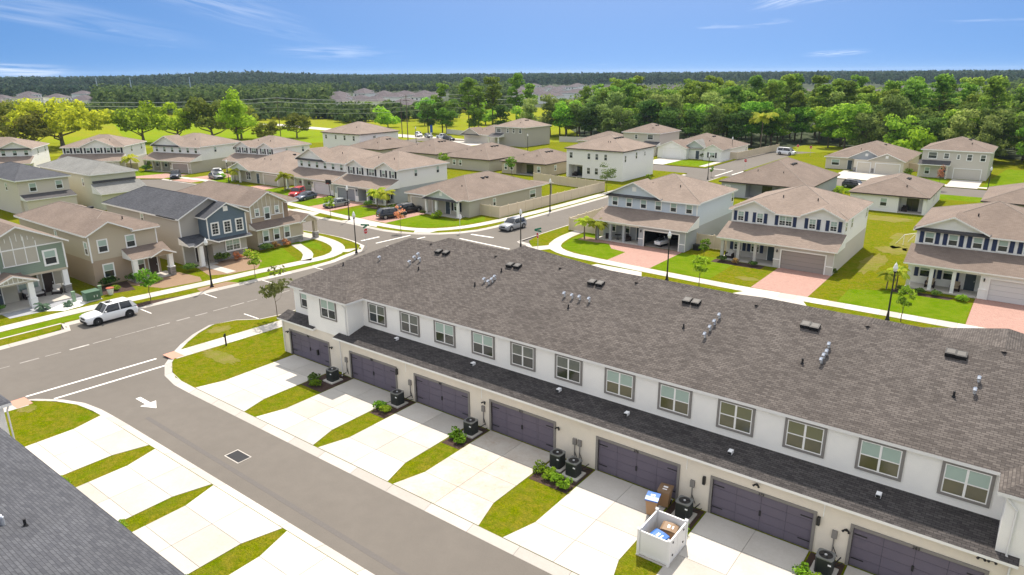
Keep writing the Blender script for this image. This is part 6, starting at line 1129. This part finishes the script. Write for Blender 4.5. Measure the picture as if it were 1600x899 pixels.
tan_c = mat('cushion_tan', (.42, .34, .25), .9); armchair('left armchair with tan cushion on the right edge house porch', -7.2, 83.5, 0, c=tan_c); armchair('right armchair with tan cushion on the right edge house porch', -4.9, 83.5, 0, c=tan_c)
armchair('dark chair at the left of the ice blue house porch', -46.6, 83.6, rad(-60), c=wick); armchair('dark chair right of the porch table at the ice blue house', -43.7, 83.7, rad(50), c=wick)
armchair('dark porch chair at the twin gabled white house', -92.6, 84.4, 0, c=wick); armchair('dark lanai chair of the plain white house', -83.4, 133.2, 0, .8, c=wick); armchair('black chair in the corner lanai of the rear white house', -16.6, 128.9, 0, .7, c=wick); armchair('pale rocking chair on the navy-shuttered house porch', -29.0, 83.0, 0, c=cush)
q = MB(); q.cyl(0, 0, .0, .04, .25, .25, black, 10); q.cyl(0, 0, .04, .66, .03, .03, black, 8); q.cyl(0, 0, .66, .7, .45, .45, black, 16); tag(q.build('porch_table', None, (-45.1, 83.6, .12)), 'round dark table on the ice blue house porch', 'table')
# white watercraft in the open garage
t = thing('watercraft', 'white watercraft on stand inside the open garage', 'watercraft', (-38.6, 84.2, .05), rad(80)); q = MB()
q.mesh([(-1.3, -.4, .35), (-1.3, .4, .35), (.9, .45, .3), (.9, -.45, .3), (1.6, 0, .7), (-1.3, -.5, .75), (-1.3, .5, .75), (.8, .5, .85), (.8, -.5, .85)], [(0, 1, 2, 3), (0, 3, 8, 5), (1, 6, 7, 2), (2, 7, 4), (3, 4, 8), (3, 2, 4), (5, 8, 7, 6), (0, 5, 6, 1), (8, 4, 7)], white_p); q.build('hull', t)
q = MB(); q.box(-1.0, .1, -.16, .16, .85, 1.1, blackp); q.build('seat', t); q = MB(); q.tube((.3, -.42, 1.25), (.3, .42, 1.25), .04, .04, blackp); q.tube((.3, 0, .85), (.3, 0, 1.25), .08, .06, white_p); q.build('handlebar', t); q = MB(); q.box(-.9, .6, -.35, .35, 0, .32, black); q.build('stand', t)
q = MB()
for p0, p1 in (((-1.5, 0, 0), (-1.5, 0, 1.9)), ((1.5, 0, 0), (1.5, 0, 1.9)), ((-1.5, 0, 1.9), (1.5, 0, 1.9)), ((-1.5, 1.4, 0), (-1.5, 0, 1.9)), ((1.5, 1.4, 0), (1.5, 0, 1.9))): q.tube([c*.75 for c in p0], [c*.75 for c in p1], .035, .035, white_p)
tag(q.build('football_goal', None, (-12.2, 104.2, 0), rad(60)), 'white football goal frame on the worn grass side yard', 'goal')
kt = mat('kennel_dark', (.02, .02, .022), .6); tag(MB().prism(rrect(.5, .4, .2), 0, .75, kt).build('grill_cover', None, (-34.0, 84.8, 0)), 'black covered grill beside the ice blue house garage', 'grill')
t = thing('basketball_hoop', 'black basketball hoop between the two white houses', 'basketball hoop', (-107.0, 83.2, 0), rad(20)); q = MB(); q.box(-.4, .4, -.3, .6, 0, .25, black); q.build('base', t); q = MB(); q.tube((0, .3, .2), (0, 0, 2.7), .06, .06, black); q.build('pole', t); q = MB(); q.box(-.6, .6, -.15, -.11, 2.5, 3.3, black); q.build('backboard', t); q = MB(); q.cyl(0, -.4, 2.62, 2.65, .24, .24, red, 12, cap=False); q.build('rim', t)
t = thing('feather_flag', 'blue feather flag beside the parked cars at the far lot', 'flag', (-176.5, 183.8, 0)); q = MB(); q.tube((0, 0, 0), (0, 0, 4.6), .04, .03, white_p); q.build('pole', t); q = MB(); q.box(.0, 1.2, -.03, .03, 2.2, 4.8, mat('flag_blue', (.03, .09, .35), .7)); q.box(0, .6, -.035, .035, .8, 2.2, white_p); q.build('banner', t)

# ================================================================== VEHICLES
glass_car = mat('car_glass', (.012, .015, .02), .05, .7); tyre = mat('tyre', (.015, .015, .015), .85); rim_m = mat('alloy', (.35, .36, .38), .3, .5, .8); rim_bk = mat('black_alloy', (.03, .03, .032), .4); red_l = mat('tail_light', (.35, .01, .01), .2); head_l = mat('head_light', (.75, .78, .8), .15)
def cpaint(n, c): 
    if n in MATS: return MATS[n]
    M_ = mat(n, c, .28, .5); M_.node_tree.nodes['Principled BSDF'].inputs['Coat Weight'].default_value = .6; return M_
def loft(q, st, m, sm=True, caps=True):
    n = len(st[0]); v = [p for s in st for p in s]; f = []
    for i in range(len(st)-1):
        for j in range(n-1): f.append((i*n+j, i*n+j+1, (i+1)*n+j+1, (i+1)*n+j))
    q.mesh(v, f, m, sm)
    if caps: q.mesh(st[0], [tuple(range(n))], m); q.mesh(st[-1], [tuple(range(n-1, -1, -1))], m)
CK = {}
def car(name, lb, cat, x, y, rz, kind, col, colname, rims=None, z=0.0):
    """front faces local -y"""
    t = thing(name, lb, cat, (x, y, z), rz); P_ = cpaint(colname, col)
    S = dict(suv=dict(L=4.75, W=.96, h=1.72, belt=1.05, hood=1.06, gs=-.95, g0=-.35, g1=1.75, ge=2.28, wb=1.45, r=.37, gc=.24),
             sedan=dict(L=4.85, W=.93, h=1.44, belt=.93, hood=.92, gs=-1.05, g0=-.2, g1=1.15, ge=2.0, wb=1.43, r=.34, gc=.17),
             jeep=dict(L=4.4, W=.92, h=1.85, belt=1.15, hood=1.15, gs=-.75, g0=-.5, g1=2.0, ge=2.15, wb=1.35, r=.41, gc=.3),
             pickup=dict(L=5.8, W=1.0, h=1.9, belt=1.2, hood=1.2, gs=-1.25, g0=-.7, g1=.75, ge=1.0, wb=1.85, r=.42, gc=.32),
             van=dict(L=5.2, W=1.0, h=1.95, belt=1.15, hood=1.1, gs=-1.9, g0=-1.0, g1=2.3, ge=2.5, wb=1.5, r=.36, gc=.22))[kind]
    L, W_, h, belt, hood, gc, wb, r = S['L']/2, S['W'], S['h'], S['belt'], S['hood'], S['gc'], S['wb'], S['r']
    def sec(yy, zt, w, zb=gc, cr=0): return [(-w*.93, yy, zb), (-w, yy, zb+.18), (-w*1.0, yy, zt*.62), (-w*.965, yy, zt-.12), (-w*.86, yy, zt-.01), (-w*.45, yy, zt+.03+cr), (0, yy, zt+.045+cr), (w*.45, yy, zt+.03+cr), (w*.86, yy, zt-.01), (w*.965, yy, zt-.12), (w*1.0, yy, zt*.62), (w, yy, zb+.18), (w*.93, yy, zb)]
    q = MB(); tail = belt if kind != 'sedan' else .98
    st = [sec(-L, hood*.62, W_*.80, gc+.08), sec(-L+.06, hood*.78, W_*.88, gc+.02), sec(-L+.28, hood*.88, W_*.96), sec(-L+.7, hood*.95, W_), sec(S['gs'], hood, W_), sec(0, belt, W_), sec(L*.6, belt, W_), sec(L-.35, tail, W_*.98), sec(L-.08, tail*.96, W_*.92), sec(L, tail*.8, W_*.86, gc+.12)]
    loft(q, st, P_); q.build('body', t)
    def gsec(yy, zt, wt, zb, wb_): return [(-wb_, yy, zb), (-wt, yy, zt-.04), (-wt*.85, yy, zt), (0, yy, zt+.03), (wt*.85, yy, zt), (wt, yy, zt-.04), (wb_, yy, zb)]
    q = MB(); k = .965; wt = W_*.78
    ys = [S['g0'], (S['g0']+S['g1'])/2, S['g1']]; st = [gsec(yy, h-(0 if i == 1 else .03), wt, belt-.06, W_*.93) for i, yy in enumerate(ys)]; 
    ft = gsec(S['gs'], hood+.02, W_*.86, belt-.08, W_*.9); bk = gsec(S['ge'], (belt if kind in ('sedan',) else belt+.05)+.02, W_*.84, belt-.1, W_*.9)
    loft(q, [ft]+st+[bk], glass_car); q.build('windows', t)
    q = MB(); rs = [[(p[0]*1.005, p[1], p[2]+.012) for p in s[1:6]] for s in st]; loft(q, rs, P_, caps=False)
    q.build('car_roof', t)
    for s in (-1, 1):
        for nm, a, b, a2, b2 in (('front_pillar', S['gs'], S['gs']+.09, S['g0'], S['g0']+.09), ('mid_pillar', (S['g0']+S['g1'])/2-.05, (S['g0']+S['g1'])/2+.05, (S['g0']+S['g1'])/2-.04, (S['g0']+S['g1'])/2+.04), ('rear_pillar', S['ge']-(.45 if kind != 'sedan' else .3), S['ge'], S['g1']-.12, S['g1']+.02)):
            zb = (hood if nm == 'front_pillar' else belt)-.03; wbm = W_*.925
            v = [(s*wbm*1.01, a, zb), (s*wbm*1.01, b, zb), (s*wt*1.012, b2, h-.04), (s*wt*1.012, a2, h-.04)]; q = MB(); q.mesh(v+[(p[0]*.96, p[1], p[2]) for p in v], [(0, 1, 2, 3), (4, 7, 6, 5), (0, 4, 5, 1), (2, 6, 7, 3), (1, 5, 6, 2), (0, 3, 7, 4)], P_); q.build(nm, t)
        key = ('wh', kind, rims.name if rims else '', s)
        if key not in CK:
            q = MB(); q.tube((-.12, 0, 0), (.12, 0, 0), r, r, tyre, 20); w_ = q.data('wheel'); q = MB(); q.tube((s*.105, 0, 0), (s*.128, 0, 0), r*.66, r*.62, rims or rim_m, 16); q.tube((s*.11, 0, 0), (s*.14, 0, 0), r*.16, r*.12, silver, 8)
            for a_ in range(5): c_, s_ = math.cos(a_*1.2566), math.sin(a_*1.2566); q.tube((s*.13, c_*r*.1, s_*r*.1), (s*.13, c_*r*.62, s_*r*.62), .03, .035, rims or rim_m, 4)
            CK[key] = (w_, q.data('rim'))
        for yy in (-wb, wb):
            q = MB(); q.tube((s*(W_-.30), yy, r), (s*(W_+.004), yy, r), r+.07, r+.07, blackp, 20); q.build('wheel_arch', t)
            o = inst('wheel', CK[key][0], t, (s*(W_-.1), yy, r)); inst('rim', CK[key][1], o)
        q = MB(); q.box(s*W_*.62-.17, s*W_*.62+.17, -L-.015+.04, -L+.14, hood*.66, hood*.66+.13, head_l); q.build('headlight', t); q = MB(); q.box(s*W_*.68-.14, s*W_*.68+.14, L-.12, L+.0, tail*.72, tail*.72+.2, red_l); q.build('tail_light', t)
        q = MB(); q.box(min(s*(W_-.02), s*(W_+.17)), max(s*(W_-.02), s*(W_+.17)), S['gs']+.22, S['gs']+.34, belt+.0, belt+.15, P_); q.build('mirror', t)
    q = MB(); q.box(-W_*.42, W_*.42, -L-.012, -L+.1, hood*.55, hood*.55+.2, blackp); q.box(-W_*.75, W_*.75, -L-.0, -L+.12, gc+.02, gc+.16, blackp); q.build('grille', t)
    q = MB(); q.box(-.26, .26, L-.01, L+.02, .55, .67, white_p); q.build('number_plate', t)
    if kind == 'pickup': q = MB(); q.box(-W_+.12, W_-.12, 1.1, L-.12, belt-.02, belt+.05, blackp); q.build('load_bed', t)
    if kind == 'suv': q = MB(); q.box(-.35, .35, S['g0']+.15, S['g0']+.75, h-.0, h+.028, glass_car); q.build('sunroof', t)
    if kind == 'jeep': q = MB(); q.tube((0, L-.05, .95), (0, L+.22, .95), .38, .38, tyre, 18); q.build('spare_wheel', t)
    return t
car('parked_car', 'white estate car with black wheels parked at the kerb by the sage house', 'car', -69.15, 26.5, 0, 'suv', (.78, .79, .80), 'car_white', rim_bk, RD)
car('moving_car', 'silver grey car driving toward the junction beside the tan fence', 'car', -61.8, 81.4, rad(-2), 'suv', (.30, .31, .33), 'car_silver', None, RD)
car('parked_car', 'red boxy off road vehicle on the drive below the six windowed house', 'car', -112.2, 79.6, rad(30), 'jeep', (.45, .012, .012), 'car_red', rim_bk)
car('parked_car', 'dark blue saloon beside the red vehicle', 'car', -108.6, 78.9, rad(14), 'sedan', (.05, .07, .11), 'car_navy'); car('parked_car', 'grey saloon on the drive of the twin gabled white house', 'car', -98.0, 77.5, rad(0), 'sedan', (.22, .24, .24), 'car_grey')
car('parked_car', 'black off road car, front one of two on the corner bungalow drive', 'car', -82.7, 76.3, rad(160), 'suv', (.012, .012, .015), 'car_black'); car('parked_car', 'black car, rear one of two on the corner bungalow drive', 'car', -83.6, 81.0, rad(175), 'suv', (.012, .012, .015), 'car_black')
car('parked_car', 'dark blue car on the drive of the broad white house at upper left', 'car', -156.6, 79.2, rad(55), 'suv', (.02, .028, .05), 'car_midnight'); car('parked_car', 'white pickup parked at upper left behind the bushes', 'pickup', -151.0, 86.2, rad(70), 'pickup', (.75, .75, .76), 'car_white', rim_bk); car('parked_car', 'grey car right behind the white pickup', 'car', -148.0, 84.0, rad(80), 'sedan', (.16, .16, .17), 'car_grey2')
car('parked_car', 'dark car between the brown roofed houses on the far drive', 'car', -28.6, 150.6, rad(75), 'suv', (.03, .032, .037), 'car_charcoal'); car('parked_car', 'white van at the edge of the wood by the far fence', 'van', -57.4, 203, rad(80), 'van', (.75, .75, .76), 'car_white')
for i, (x, y, a, k, c, cn) in enumerate(((-187, 188.5, 60, 'suv', (.7, .7, .72), 'car_white'), (-181.5, 188, 65, 'sedan', (.25, .25, .27), 'car_grey'), (-172.5, 186, 80, 'pickup', (.7, .7, .7), 'car_white'), (-166, 182, 85, 'suv', (.03, .03, .035), 'car_charcoal'))):
    car('parked_car', ['white car, first from the left in the far lot', 'grey car, second from the left in the far lot', 'white pickup by the blue flag in the far lot', 'dark car, rightmost in the far lot'][i], 'car', x, y, rad(a), k, c, cn)

# ================================================================== THE AIR
hz = bpy.data.materials.new('haze_air'); hz.use_nodes = True; t_ = hz.node_tree; t_.nodes.clear(); o_ = t_.nodes.new('ShaderNodeOutputMaterial'); v_ = t_.nodes.new('ShaderNodeVolumePrincipled')
v_.inputs['Color'].default_value = (.6, .78, 1, 1); v_.inputs['Density'].default_value = .00007; v_.inputs['Anisotropy'].default_value = .2; t_.links.new(v_.outputs[0], o_.inputs['Volume'])
tag(MB().box(-4600, 3600, -950, 7100, -2, 44, MATS['wire_grey']).build('haze'), 'thin air haze over the whole plain', 'haze', kind='stuff'); hzo = bpy.data.objects['haze']; hzo.data.materials[0] = hz
